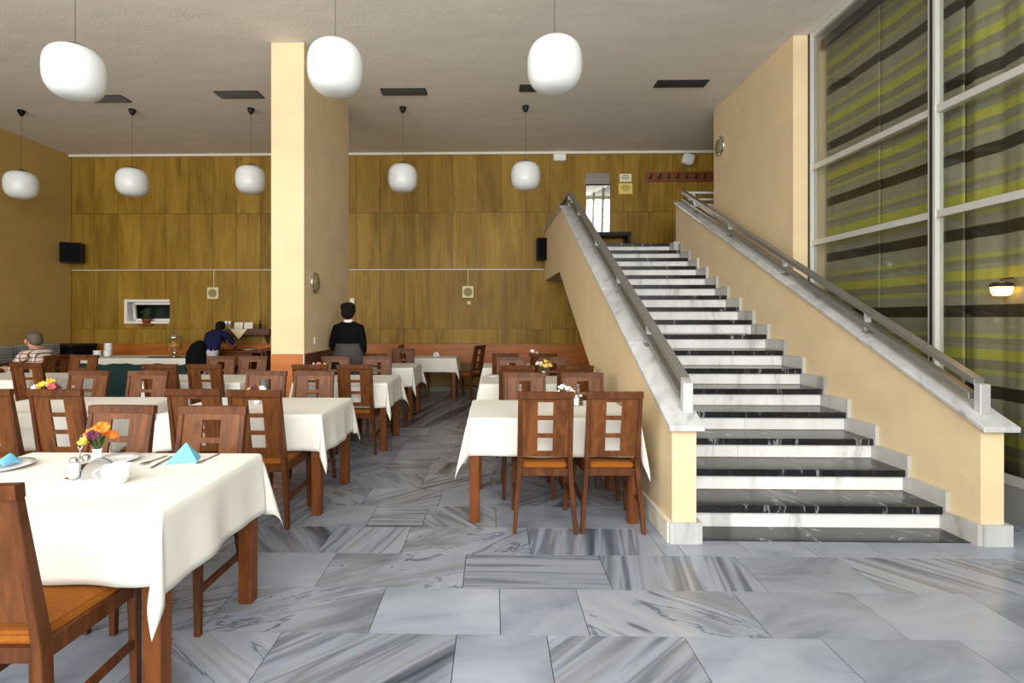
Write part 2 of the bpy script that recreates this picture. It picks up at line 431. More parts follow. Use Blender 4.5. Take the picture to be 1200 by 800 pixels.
y_far = y_row0 + 12*pitch
tile_mass(-4.9, 4.8, y_far, YB, 'marble_band_a', floor)
tile_mass(XL, -4.9, y_row0 - pitch, YB, 'marble_band_b', floor)
tile_mass(XL, 4.8, YF, y_row0 - pitch, 'marble_plain', floor)
tile_mass(3.735, 4.8, y_row0 - pitch, y_far, 'marble_plain', floor)

# ---- ceiling
structure(box('ceiling', XL-0.2, 6.6, YF-0.1, YB+0.3, ZC, ZC+0.2, 'ceiling_paint'), 'rough grey-white plaster ceiling over the whole hall', 'ceiling')

# ---- back wall with panelling; hole for the little window
WX0, WX1, WZ0, WZ1 = -7.49, -6.58, 1.355, 1.845
wb = MB()
wb.box(XL-0.2, WX0, YB+0.012, YB+0.25, 0, ZC).box(WX1, 6.6, YB+0.012, YB+0.25, 0, ZC)
wb.box(WX0, WX1, YB+0.012, YB+0.25, 0, WZ0).box(WX0, WX1, YB+0.012, YB+0.25, WZ1, ZC)
wall_back = structure(wb.obj('wall_back', 'tan_wall'), 'back wall clad in olive brown vertical grain wood panels', 'wall')
pw = 0.4885
rows = [(0.95, 1.25), (1.25, 2.435), (2.455, 3.59), (3.59, 4.745)]
ncol = int((6.4 - XL) / pw) + 1
wbk = MB(); bk0, bk1 = YB+0.0105, YB+0.0135
wbk.box(XL, WX0, bk0, bk1, 0.95, 4.745).box(WX1, 6.5, bk0, bk1, 0.95, 4.745).box(WX0, WX1, bk0, bk1, 0.95, WZ0).box(WX0, WX1, bk0, bk1, WZ1, 4.745)
wbk.obj('backing_board', 'wood_dark', wall_back)
for r_, (z0, z1) in enumerate(rows):
    for c_ in range(ncol):
        x0 = XL + c_*pw; x1 = min(x0 + pw, 6.55); g = 0.0035
        a0, a1, b0, b1 = x0+g, x1-g, z0+g, z1-g
        proud = rt.uniform(0, 0.0025)
        bm_ = MB(); ya, yb = YB - proud, YB+0.012
        if a1 <= WX0 or a0 >= WX1 or b1 <= WZ0 or b0 >= WZ1: bm_.box(a0, a1, ya, yb, b0, b1)
        else:
            if b0 < WZ0: bm_.box(a0, a1, ya, yb, b0, WZ0)
            if b1 > WZ1: bm_.box(a0, a1, ya, yb, WZ1, b1)
            if a0 < WX0: bm_.box(a0, WX0, ya, yb, max(b0, WZ0), min(b1, WZ1))
            if a1 > WX1: bm_.box(WX1, a1, ya, yb, max(b0, WZ0), min(b1, WZ1))
        bm_.obj('panel', 'wall_wood', wall_back)
box('wainscot_band', XL, 1.0, YB-0.015, YB+0.012, 0.56, 0.945, 'wainscot', wall_back)
box('wainscot_band', 1.0, 3.6, YB-0.015, YB+0.012, 0.0, 0.945, 'wainscot', wall_back)
structure(box('trim_1', XL, 6.5, YB-0.05, YB+0.012, 4.745, ZC, 'white_trim'), 'thin cream strip along the top of the wood panelling', 'trim')
structure(box('trim_2', XL, 1.02, YB-0.012, YB+0.012, 2.437, 2.453, 'white_trim'), 'thin pale line across the wood panelling at mid height', 'trim')
structure(box('baseboard_back', XL, 1.0, YB-0.02, YB+0.012, 0, 0.08, 'kerb_grey'), 'grey skirting at the foot of the back wall', 'baseboard')
# ---- side wall by the buffet
structure(box('wall_left', XL-0.2, XL, YF-0.1, YB+0.2, 0, ZC, 'plaster_ochre'), 'plain ochre plaster wall beside the buffet', 'wall')
structure(box('trim_3', XL, XL+0.03, YB-0.03, YB, 0.95, 4.745, 'wall_wood'), 'narrow corner strip between ochre wall and wood panelling', 'trim')

# ---- pillar wall in the dining area
pil = structure(box('wall_pillar', -2.685, -2.285, 6.14, 8.05, 0, ZC, 'plaster_cream'), 'cream plastered pillar standing between the tables', 'pillar')
box('wainscot_band', -2.70, -2.30, 6.125, 6.14, 0.0, 1.03, 'wainscot', pil)
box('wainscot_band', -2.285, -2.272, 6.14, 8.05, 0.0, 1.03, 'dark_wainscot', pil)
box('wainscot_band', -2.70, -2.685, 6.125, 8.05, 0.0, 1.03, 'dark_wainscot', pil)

# ---- wall beside the stairs and the landing corridor
structure(box('wall_right', 3.53, 3.745, 6.10, 8.27, 0, ZC, 'plaster_cream'), 'cream plastered wall between the staircase and the landing corridor', 'wall')
structure(box('wall_corridor', 6.4, 6.6, 6.0, YB+0.2, 0, ZC, 'plaster_cream'), 'end wall of the landing corridor', 'wall')
structure(box('wall_corridor_front', 3.745, 6.6, 6.14, 6.34, 0, ZC, 'plaster_cream'), 'wall closing the corridor behind the curtained glass', 'wall')

# ---- window front behind the viewer
wf = structure(MB().box(XL-0.2, 4.9, YF-0.1, YF, 0, 0.45).box(XL-0.2, 4.9, YF-0.1, YF, 4.65, ZC).obj('wall_front', 'plaster_cream'), 'wall with the tall window front behind the viewer', 'wall')
win_f = structure(MB().box(XL, 4.9, YF-0.1, YF-0.02, 0.45, 0.52).obj('window_3', 'frame_metal'), 'tall daylight window front behind the viewer', 'window')
for i in range(8):
    x = XL + 0.15 + i*1.75
    box('mullion', x-0.03, x+0.03, YF-0.1, YF-0.02, 0.45, 4.65, 'frame_metal', win_f)
box('transom', XL, 4.9, YF-0.1, YF-0.02, 2.9, 2.96, 'frame_metal', win_f)

# ---- glass front beside the stairs
gw = structure(MB().box(XG-0.05, XG+0.12, YF, 6.10, 0.0, 0.27).obj('window_1', 'kerb_grey'), 'tall metal framed glass front beside the stairs', 'window')
zs = [0.27, 2.335, 3.212, 4.74]; ys = [6.07, 4.40, 2.73, 1.06, -0.6, YF]
for z in (0.295, 2.335, 3.212, 4.755):
    box('transom', XG-0.032, XG+0.03, YF, 6.10, z-0.03, z+0.03, 'frame_metal', gw)
for y in (6.075, 4.40, 2.73, 1.06, -0.6):
    box('mullion', XG-0.04, XG+0.03, y-0.035, y+0.035, 0.27, 4.785, 'frame_metal', gw)
    box('mullion_bead', XG-0.046, XG-0.04, y-0.012, y+0.012, 0.27, 4.785, 'dark_metal', gw)
for a in range(5):
    for k in range(3):
        box('pane', XG-0.004, XG+0.004, ys[a+1]+0.03, ys[a]-0.03, zs[k]+0.02, zs[k+1]-0.02, 'glass', gw)
box('curtain_rail', XG+0.08, XG+0.13, YF, 6.05, 4.60, 4.70, 'dark_metal', gw)
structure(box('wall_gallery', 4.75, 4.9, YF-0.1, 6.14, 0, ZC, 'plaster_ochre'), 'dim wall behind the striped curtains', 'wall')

def curtain(y0, y1, amp, per, label, xoff=0.13):
    def fn(u, v):
        y = y0 + (y1-y0)*u; z = 0.20 + 4.40*v
        return (XG + xoff + amp*math.sin(2*math.pi*y/per) + 0.3*amp*math.sin(2*math.pi*y/(per*0.37)+1), y, z)
    o = MB().grid(fn, max(12, int(abs(y1-y0)/0.03)), 6).obj('striped_curtain', 'curtain_stripes', smooth=True)
    md = o.modifiers.new('thick', 'SOLIDIFY'); md.thickness = 0.003
    tag(o, label, 'curtain', 'striped curtains behind the glass')
curtain(6.02, 5.19, 0.006, 0.9, 'flat striped curtain panel next to the cream pier')
curtain(5.27, 4.30, 0.006, 0.8, 'flat striped curtain panel just before the tall white mullion', 0.145)
curtain(4.62, 1.9, 0.016, 0.33, 'wavy striped curtain behind the pane with the glowing lamp', 0.18)
curtain(2.1, -1.3, 0.016, 0.4, 'wavy striped curtain nearest the viewer, beyond the picture edge', 0.18)
wl = empty('wall_lamp', 'small glowing amber bowl lamp seen through the glass', 'lamp', (XG+0.085, 3.93, 1.63))
wl.scale = (1.7, 1.7, 1.5)
MB().lathe([(0.012,0.0),(0.028,0.003),(0.036,0.02),(0.038,0.045),(0.034,0.047),(0.0,0.046)], 20).obj('bowl', 'lamp_glow', wl, smooth=True)
MB().lathe([(0.041,0.045),(0.042,0.055),(0.03,0.068),(0.01,0.07)], 20).obj('rim', 'dark_metal', wl, smooth=True)
MB().tube([(0,0,0.06),(0.0,0,0.085),(0.05,0,0.09)], 0.004).obj('bracket', 'dark_metal', wl)
pl = bpy.data.lights.new('lamp_bulb', 'POINT'); pl.energy = 0.25; pl.color = (1, .6, .25); pl.shadow_soft_size = 0.02
plo = bpy.data.objects.new('lamp_bulb', pl); col.objects.link(plo); plo.parent = wl; plo.location = (0, 0, 0.10)

# ================================================================== STAIRCASE
SH = -0.018; SY = 3.34          # the flight runs very slightly askew to the hall
TR, RI, NS = 0.315, 0.16, 17
Y0 = 3.62; XI, XO = 1.355, 3.105
def sx(x, y): return x + SH*(y-SY)
st = empty('staircase', 'straight flight of black marble treads and white marble risers', 'staircase', (2.2, 3.4, 0))
def sbox(name, x0, x1, y0, y1, z0, z1, m, parent=st, bevel=0.0):
    q = [(sx(x0,y0),y0,z0),(sx(x1,y0),y0,z0),(sx(x1,y1),y1,z0),(sx(x0,y1),y1,z0),(sx(x0,y0),y0,z1),(sx(x1,y0),y0,z1),(sx(x1,y1),y1,z1),(sx(x0,y1),y1,z1)]
    o = MB().hexa(q).obj(name, m, None, bevel=bevel)
    if parent:
        o.parent = parent; o.matrix_parent_inverse = Matrix.Translation(parent.location).inverted()
    return o
sbox('threshold_slab', XI, XO, 3.39, Y0, -0.015, 0.004, 'marble_black')
for k in range(NS):
    y = Y0 + k*TR; z = k*RI
    ytop = y + TR if k < NS-1 else YB
    # tread (the last one is the landing edge)
    if k < NS-1: sbox('tread', XI, XO, y-0.03, y+TR, z+RI-0.052, z+RI, 'marble_black', bevel=0.004)
    else: sbox('tread', XI, XO, y-0.03, y+0.42, z+RI-0.052, z+RI, 'marble_black', bevel=0.004)
    xj = XI + (0.33 + 0.42*rt.random())*(XO-XI) if k % 2 else XI + (0.30+0.2*rt.random())*(XO-XI)
    sbox('riser', XI, xj-0.001, y, y+0.02, z+0.004, z+RI-0.052, 'marble_white')
    sbox('riser', xj+0.001, XO, y, y+0.02, z+0.004, z+RI-0.052, 'marble_white')
    # stepped skirting slabs on both side walls
    for x0, x1 in ((XO, XO+0.032), (XI-0.032, XI)):
        if k < NS-1: sbox('skirting', x0, x1, y-0.045, y+TR-0.045, max(0, z-0.06), z+RI+0.115, 'marble_skirt')
    if k == 0:
        for x0, x1 in ((XO, XO+0.032), (XI-0.032, XI)): sbox('skirting', x0, x1, 3.345, y-0.045, 0, 0.135, 'marble_skirt')
YL = Y0 + (NS-1)*TR; ZL = NS*RI
core = [(Y0+0.02, 0.0), (4.25, 0.0), (8.34, 2.22), (YB-0.004, 2.22), (YB-0.004, ZL-0.052), (YL+0.02, ZL-0.052)]
for k in range(NS-1, 0, -1):
    y = Y0 + k*TR
    core += [(y+0.02, k*RI-0.052), (y+0.02-TR, k*RI-0.052)]
o = MB().prism_yz(core, XI, XO, SH, SY).obj('core', 'plaster_cream'); o.parent = st; o.matrix_parent_inverse = Matrix.Translation(st.location).inverted()
structure(box('floor_landing', 2.95, 6.4, 8.42, YB, 2.52, 2.715, 'marble_skirt'), 'stone floor of the upper landing corridor', 'floor')
o = sbox('floor_landing_head', XI, XO, YL+0.42, YB, ZL-0.052, ZL-0.004, 'marble_skirt', None); structure(o, 'stone floor at the head of the stairs', 'floor')

SLOPE = [0.518]
def zcop(y): return 0.755 + SLOPE[0]*(y-3.34)
YP = 8.05; ZP = zcop(YP); YQ = 8.60
def parapet(name, x0, x1, label, poly, capx, turn, YP):
    p = structure(MB().prism_yz(poly, x0, x1, SH, SY).obj(name, 'plaster_cream'), label, 'parapet')
    # marble coping, slab after slab
    n = 5; th = 0.035
    c0, c1 = capx
    ya = 3.30
    cuts = [ya + (YP-ya)*i/n for i in range(n+1)]
    for i in range(n):
        a, b_ = cuts[i]+(0.001 if i else 0), cuts[i+1]-0.001
        MB().hexa([(sx(c0,a),a,zcop(a)),(sx(c1,a),a,zcop(a)),(sx(c1,b_),b_,zcop(b_)),(sx(c0,b_),b_,zcop(b_)),
                   (sx(c0,a),a,zcop(a)+th),(sx(c1,a),a,zcop(a)+th),(sx(c1,b_),b_,zcop(b_)+th),(sx(c0,b_),b_,zcop(b_)+th)]).obj('coping', 'marble_cap', p, bevel=0.005)
    if turn:
        a, b_ = YP, YB-0.01
        MB().hexa([(sx(c0,a),a,ZP),(sx(c1,a),a,ZP),(sx(c1,b_),b_,ZP),(sx(c0,b_),b_,ZP),(sx(c0,a),a,ZP+th),(sx(c1,a),a,ZP+th),(sx(c1,b_),b_,ZP+th),(sx(c0,b_),b_,ZP+th)]).obj('coping', 'marble_cap', p)
    return p
polyL = [(3.36, 0), (4.25, 0), (8.34, 2.22), (YB, 2.22), (YB, ZP), (YP, ZP), (3.36, zcop(3.36))]
pL = parapet('wall_stair_inner', 1.165, 1.322, 'low cream stair wall with marble coping on the dining side', polyL, (1.13, 1.355), True, YP)
SLOPE[0] = 0.497
polyR = [(3.36, 0), (YQ, 0), (YQ, zcop(YQ)), (3.36, zcop(3.36))]
pR = parapet('wall_stair_outer', 3.138, 3.285, 'low cream stair wall with marble coping on the glass side', polyR, (3.105, 3.335), False, YQ)
box('return_wall', sx(3.285, 8.5), 3.60, 8.44, 8.60, 2.3, zcop(YQ)-0.08, 'plaster_cream', pR)
box('coping', sx(3.335, 8.5), 3.62, 8.41, 8.63, zcop(YQ)-0.08, zcop(YQ)-0.045, 'marble_cap', pR)
SLOPE[0] = 0.518
# plinth stones at the foot of both walls
for x0, x1 in ((1.145, 1.17), (1.17, 1.325), (3.138, 3.288), (3.288, 3.325)):
    q = 'plinth'
    par = pL if x0 < 2 else pR
    if x0 in (1.145, 3.288): box(q, x0, x1, 3.34, 3.36 if x0 == 1.145 else 8.0, 0, 0.135, 'marble_cap', par)
    else: box(q, x0, x1, 3.335, 3.36, 0, 0.135, 'marble_cap', par)
structure(box('baseboard_stair', 1.145-0.012, 1.17, 3.36, 4.4, 0, 0.135, 'white_trim'), 'pale marble skirting along the dining side of the stair wall', 'baseboard')

# handrails: two flat bars on short posts
def handrail(label, xc, wdt, top_y, posts, flat, side):
    h = empty('handrail', label, 'handrail', (xc, 3.45, zcop(3.45)+0.03))
    inv = Matrix.Translation(h.location).inverted()
    def add(b, name, m, bev=0.003):
        o = b.obj(name, m, None, bevel=bev); o.parent = h; o.matrix_parent_inverse = inv; return o
    x0, x1 = xc - wdt/2, xc + wdt/2
    def bar(ya, yb, lo, hi):
        za, zb = zcop(ya)+0.035, zcop(yb)+0.035
        return MB().hexa([(sx(x0,ya),ya,za+lo),(sx(x1,ya),ya,za+lo),(sx(x1,yb),yb,zb+lo),(sx(x0,yb),yb,zb+lo),(sx(x0,ya),ya,za+hi),(sx(x1,ya),ya,za+hi),(sx(x1,yb),yb,zb+hi),(sx(x0,yb),yb,zb+hi)])
    ys_ = 3.44
    add(bar(ys_+0.02, top_y, 0.166, 0.212), 'top_rail', 'rail_metal')
    add(bar(ys_+0.06, top_y, 0.050, 0.092), 'lower_rail', 'rail_metal')
    add(MB().box(sx(x0,ys_), sx(x1,ys_), ys_-0.025, ys_+0.025, zcop(ys_)+0.025, zcop(ys_)+0.225), 'end_post', 'post_metal')
    for y in posts:
        xp = sx(xc, y)
        p = add(MB().box(xp-0.022, xp+0.022, y-0.012, y+0.012, zcop(y)+0.02, zcop(y)+0.235), 'post', 'post_metal', 0.0)
        f = MB().box(xp-0.04, xp+0.04, y-0.03, y+0.03, zcop(y)+0.022, zcop(y)+0.052).obj('foot_plate', 'rail_metal', None); f.parent = p
    if flat == 'back':
        for lo, hi, nm in ((0.172, 0.207, 'top_rail'), (0.062, 0.094, 'lower_rail')):
            za = ZP+0.035
            ya, yb = top_y, YB-0.02
            add(MB().hexa([(sx(x0,ya),ya,za+lo),(sx(x1,ya),ya,za+lo),(sx(x1,yb),yb,za+lo),(sx(x0,yb),yb,za+lo),(sx(x0,ya),ya,za+hi),(sx(x1,ya),ya,za+hi),(sx(x1,yb),yb,za+hi),(sx(x0,yb),yb,za+hi)]), nm, 'rail_metal')
        for y in (8.15, 9.3):
            add(MB().box(sx(xc,y)-0.022, sx(xc,y)+0.022, y-0.012, y+0.012, ZP+0.03, ZP+0.22), 'post', 'post_metal', 0.0)
    if flat == 'side':
        zt = zcop(top_y)+0.035
        for lo, hi, nm in ((0.15, 0.185, 'top_rail'), (0.04, 0.072, 'lower_rail')):
            add(MB().box(sx(xc, top_y)-0.02, 3.66, top_y-0.035, top_y+0.03, zt+lo, zt+hi), nm, 'post_metal')
        add(MB().box(3.28, 3.32, top_y-0.012, top_y+0.012, zt-0.09, zt+0.16), 'post', 'post_metal', 0.0)
    return h
handrail('grey double-bar metal handrail along the dining side of the stairs', 1.292, 0.066, YP, (4.22, 5.15, 6.15, 7.3, 7.9), 'back', -1)
SLOPE[0] = 0.497
handrail('grey double-bar metal handrail along the glass side of the stairs', 3.225, 0.066, 8.5, (4.45, 5.65, 6.9, 8.0), 'side', 1)

# ================================================================== TABLES
def cloth_mesh(lx, ly, hx, hy, seed):
    """rectangular cloth laid over a lx by ly top; hangs hx past the ends, hy past the long sides"""
    rnd = random.Random(seed)
    tw = {(i, j): rnd.uniform(-0.6, 0.6) for i in (-1, 1) for j in (-1, 1)}
    ph = [rnd.uniform(0, 6.28) for _ in range(8)]
    def axis(l, h):
        a = [-l/2 - h + (h-0.006)*i/9 for i in range(10)]
        return a + [-l/2, -l/2+0.012] + [-l/2 + l*i/18 for i in range(1, 18)] + [l/2-0.012, l/2] + [-q for q in reversed(a)]
    us, vs = axis(lx, hx), axis(ly, hy)
    e = 0.010
    def pt(u, v):
        su, sv = (1 if u > 0 else -1), (1 if v > 0 else -1)
        du, dv = max(0, abs(u)-lx/2), max(0, abs(v)-ly/2)
        cu, cv = su*min(abs(u), lx/2), sv*min(abs(v), ly/2)
        if du == 0 and dv == 0: return (u, v, 0.0)
        rr = 0.012
        if du > 0 and dv > 0:
            r_ = math.hypot(du, dv); t = math.atan2(dv, du)
            o_ = 0.28*r_*max(0.0, math.sin(2*t))**0.6
            a = math.pi/4 + tw[(su, sv)] + 0.9*(t-math.pi/4)
            a = min(max(a, -0.1), math.pi/2+0.1)
            drop = math.sqrt(max(r_*r_ - o_*o_, 0))*1.07
            return (su*(lx/2 + e + o_*math.cos(a)), sv*(ly/2 + e + o_*math.sin(a)), -drop)
        d = du + dv
        if dv > 0:
            fl = (0.012*math.sin(u*9+ph[0]) + 0.007*math.sin(u*21+ph[1])) * min(1, d/0.2) + 0.05*d
            return (u, sv*(ly/2 + e + max(0.0, fl)), -d - 0.004*math.sin(u*7+ph[2]))
        fl = (0.012*math.sin(v*11+ph[3]) + 0.007*math.sin(v*23+ph[4])) * min(1, d/0.2) + 0.05*d
        return (su*(lx/2 + e + max(0.0, fl)), v, -d - 0.004*math.sin(v*8+ph[5]))
    b = MB(); nu, nv = len(us), len(vs)
    for v in vs:
        for u in us: b.v.append(pt(u, v))
    for j in range(nv-1):
        for i in range(nu-1):
            a = j*nu+i; b.f.append((a, a+1, a+nu+1, a+nu))
    me = b.mesh('tablecloth', 'cloth', smooth=True)
    return me
CLOTHS = [cloth_mesh(1.2, 0.79, 0.30, 0.268, s) for s in (11, 12, 13)]
CLOTH_SMALL = cloth_mesh(0.78, 0.62, 0.27, 0.25, 14)
def table_proto(lx, ly):
    t = empty('dining_table', 'x', 'table', (0,0,0))
    box('tabletop', -lx/2, lx/2, -ly/2, ly/2, 0.715, 0.748, 'leg_wood', t)
    a, b_ = lx/2-0.03, ly/2-0.03
    ap = MB(); ap.box(-a, a, -b_, -b_+0.02, 0.63, 0.714).box(-a, a, b_-0.02, b_, 0.63, 0.714).box(-a, -a+0.02, -b_+0.02, b_-0.02, 0.63, 0.714).box(a-0.02, a, -b_+0.02, b_-0.02, 0.63, 0.714)
    ap.obj('apron', 'leg_wood', t)
    for i in (-1, 1):
        for j in (-1, 1):
            cx_, cy_ = i*(lx/2-0.036), j*(ly/2-0.038)
            g = 0.037; k = 0.034
            MB().hexa([(cx_-k,cy_-k,0),(cx_+k,cy_-k,0),(cx_+k,cy_+k,0),(cx_-k,cy_+k,0),(cx_-g,cy_-g,.714),(cx_+g,cy_-g,.714),(cx_+g,cy_+g,.714),(cx_-g,cy_+g,.714)]).obj('leg', 'leg_wood', t, bevel=0.004)
    return t
TP = {}
def table(x0, y0, lab, cloth_lab, size=(1.2, 0.79), ci=0):
    """x0, y0: centre"""
    if size not in TP:
        t = TP[size] = table_proto(*size)
    else: t = copy_tree(TP[size])
    t.location = (x0, y0, 0); tag(t, lab, 'table', 'wooden dining tables')
    c = link('tablecloth', CLOTHS[ci % 3] if size[0] > 1.1 else CLOTH_MID if size[0] > 1 else CLOTH_SMALL, None, (x0, y0, 0.7505))
    md = c.modifiers.new('thick', 'SOLIDIFY'); md.thickness = 0.002; md.offset = 1
    tag(c, cloth_lab, 'tablecloth', 'white tablecloths')
TB = [
 (-1.83, 2.263, 'wooden table nearest the viewer, set with orange flowers and blue napkin', 'white cloth under the orange flowers and blue napkin', 0),
 (-3.47, 4.15, 'wooden table of the second row with yellow flowers and salt shaker', 'white cloth on the second-row table with yellow flowers', 1),
 (-1.875, 4.15, 'wooden table of the second row with pale flowers, next to the aisle', 'white cloth on the second-row aisle table with pale flowers', 2),
 (-1.765+.075, 6.00, 'wooden table of the third row on the aisle, before the standing waitress', 'white cloth on the third-row aisle table before the waitress', 0),
 (-3.41, 6.00, 'wooden table of the third row in front of the pillar and sideboard', 'white cloth on the third-row table in front of the sideboard', 1),
 (-5.80, 6.17, 'wooden table where the man in the plaid shirt sits', 'white cloth on the table of the man in plaid', 2),
 (-1.675, 7.71, 'wooden table on the aisle just behind the standing waitress', 'white cloth on the aisle table behind the waitress', 1),
 (0.43, 4.045, 'wooden table beside the stair wall with two chair backs towards the viewer', 'white cloth on the table beside the foot of the stair wall', 0),
 (0.47, 5.93, 'wooden table under the stairs with yellow and white flowers', 'white cloth on the stair-side table with yellow and white flowers', 2),
 (0.46, 7.75, 'wooden table farthest under the stairs with white and pink flowers', 'white cloth on the farthest stair-side table', 1),
]
CLOTH_MID = cloth_mesh(1.03, 0.79, 0.285, 0.268, 15)
for x, y, a, b_, ci in TB: table(x, y, a, b_, (1.03, 0.79) if x in (-1.765+.075, -1.675) else (1.2, 0.79), ci)
table(-1.06, 9.42, 'small wooden table standing against the orange wall at the aisle end', 'white cloth on the small table at the aisle end', (0.78, 0.62))

# ================================================================== CHAIRS
def sweep(stations, wx, wy):
    b = MB()
    rings = []
    for (x, y, z), (hx, hy) in zip(stations, zip(wx, wy)):
        k = len(b.v); b.v += [(x-hx,y-hy,z),(x+hx,y-hy,z),(x+hx,y+hy,z),(x-hx,y+hy,z)]; rings.append(k)
    b.f.append((rings[0], rings[0]+3, rings[0]+2, rings[0]+1)); k = rings[-1]; b.f.append((k, k+1, k+2, k+3))
    for a, c in zip(rings, rings[1:]):
        for i in range(4):
            j = (i+1) % 4; b.f.append((a+i, a+j, c+j, c+i))
    return b
def yb_at(z): return -0.205 - 0.095*(z-0.44)/0.53
def chair_proto():
    t = empty('dining_chair', 'x', 'chair')
    for s in (-1, 1):
        stn = [(s*0.208,-0.245,0), (s*0.188,-0.215,0.25), (s*0.172,-0.205,0.44), (s*0.172,yb_at(0.7),0.70), (s*0.172,yb_at(0.93),0.93)]
        sweep(stn, [.013,.016,.016,.014,.013], [.018,.022,.025,.02,.015]).obj('leg', 'chair_wood', t, bevel=0.003)
        sweep([(s*0.198,0.19,0), (s*0.193,0.185,0.43)], [.014,.019], [.014,.019]).obj('leg', 'chair_wood', t, bevel=0.003)
        b = MB(); rbox(b, (s*0.198,-0.02,0.20), 0.018, 0.40, 0.03, rz=s*R(1.0)); b.obj('stretcher', 'chair_wood', t)
    fr = MB()
    fr.box(-0.156, 0.156, -0.217, -0.193, 0.385, 0.434)
    fr.box(-0.174, 0.174, 0.172, 0.198, 0.385, 0.445)
    for s in (-1, 1):
        fr.hexa([(s*0.172-.011,-0.18,.385),(s*0.172+.011,-0.18,.385),(s*0.192+.011,0.166,.385),(s*0.192-.011,0.166,.385),(s*0.172-.011,-0.18,.445),(s*0.172+.011,-0.18,.445),(s*0.192+.011,0.166,.445),(s*0.192-.011,0.166,.445)])
    fr.obj('seat_frame', 'chair_wood', t)
    MB().hexa([(-0.155,-0.205,.434),(0.155,-0.205,.434),(0.208,0.205,.44),(-0.208,0.205,.44),(-0.150,-0.197,.470),(0.150,-0.197,.470),(0.198,0.195,.472),(-0.198,0.195,.472)]).obj('seat', 'seat_fabric', t, smooth=False, bevel=0.01, seg=2)
    pn = MB()
    def slab(x0, x1, z0, z1, th=0.014):
        pn.hexa([(x0,yb_at(z0)-th/2,z0),(x1,yb_at(z0)-th/2,z0),(x1,yb_at(z0)+th/2,z0),(x0,yb_at(z0)+th/2,z0),(x0,yb_at(z1)-th/2,z1),(x1,yb_at(z1)-th/2,z1),(x1,yb_at(z1)+th/2,z1),(x0,yb_at(z1)+th/2,z1)])
    slab(-0.159, -0.052, 0.518, 0.93); slab(0.052, 0.159, 0.518, 0.93)
    for z0, z1 in ((0.518, 0.557), (0.652, 0.681), (0.776, 0.805), (0.900, 0.93)): slab(-0.052, 0.052, z0, z1)
    pn.obj('backrest', 'panel_wood', t)
    n = 6; tr = MB(); za, zb = 0.928, 0.972
    for i in range(n):
        x0, x1 = -0.188+0.376*i/n, -0.188+0.376*(i+1)/n
        c0, c1 = 0.012*(1-(x0/0.188)**2), 0.012*(1-(x1/0.188)**2)
        y_, th = yb_at(0.95), 0.017
        tr.hexa([(x0,y_-th-c0,za),(x1,y_-th-c1,za),(x1,y_+th-c1,za),(x0,y_+th-c0,za),(x0,y_-th-.004-c0,zb),(x1,y_-th-.004-c1,zb),(x1,y_+th-.004-c1,zb),(x0,y_+th-.004-c0,zb)])
    tr.obj('top_rail', 'chair_wood', t)
    return t
CH = chair_proto(); used = [False]
def chair(x, y, rz, label):
    t = copy_tree(CH) if used[0] else CH
    used[0] = True
    t.location = (x, y, 0); t.rotation_euler = (0, 0, R(rz))
    tag(t, label, 'chair', 'brown wooden dining chairs')
N, F_ = 0, 180
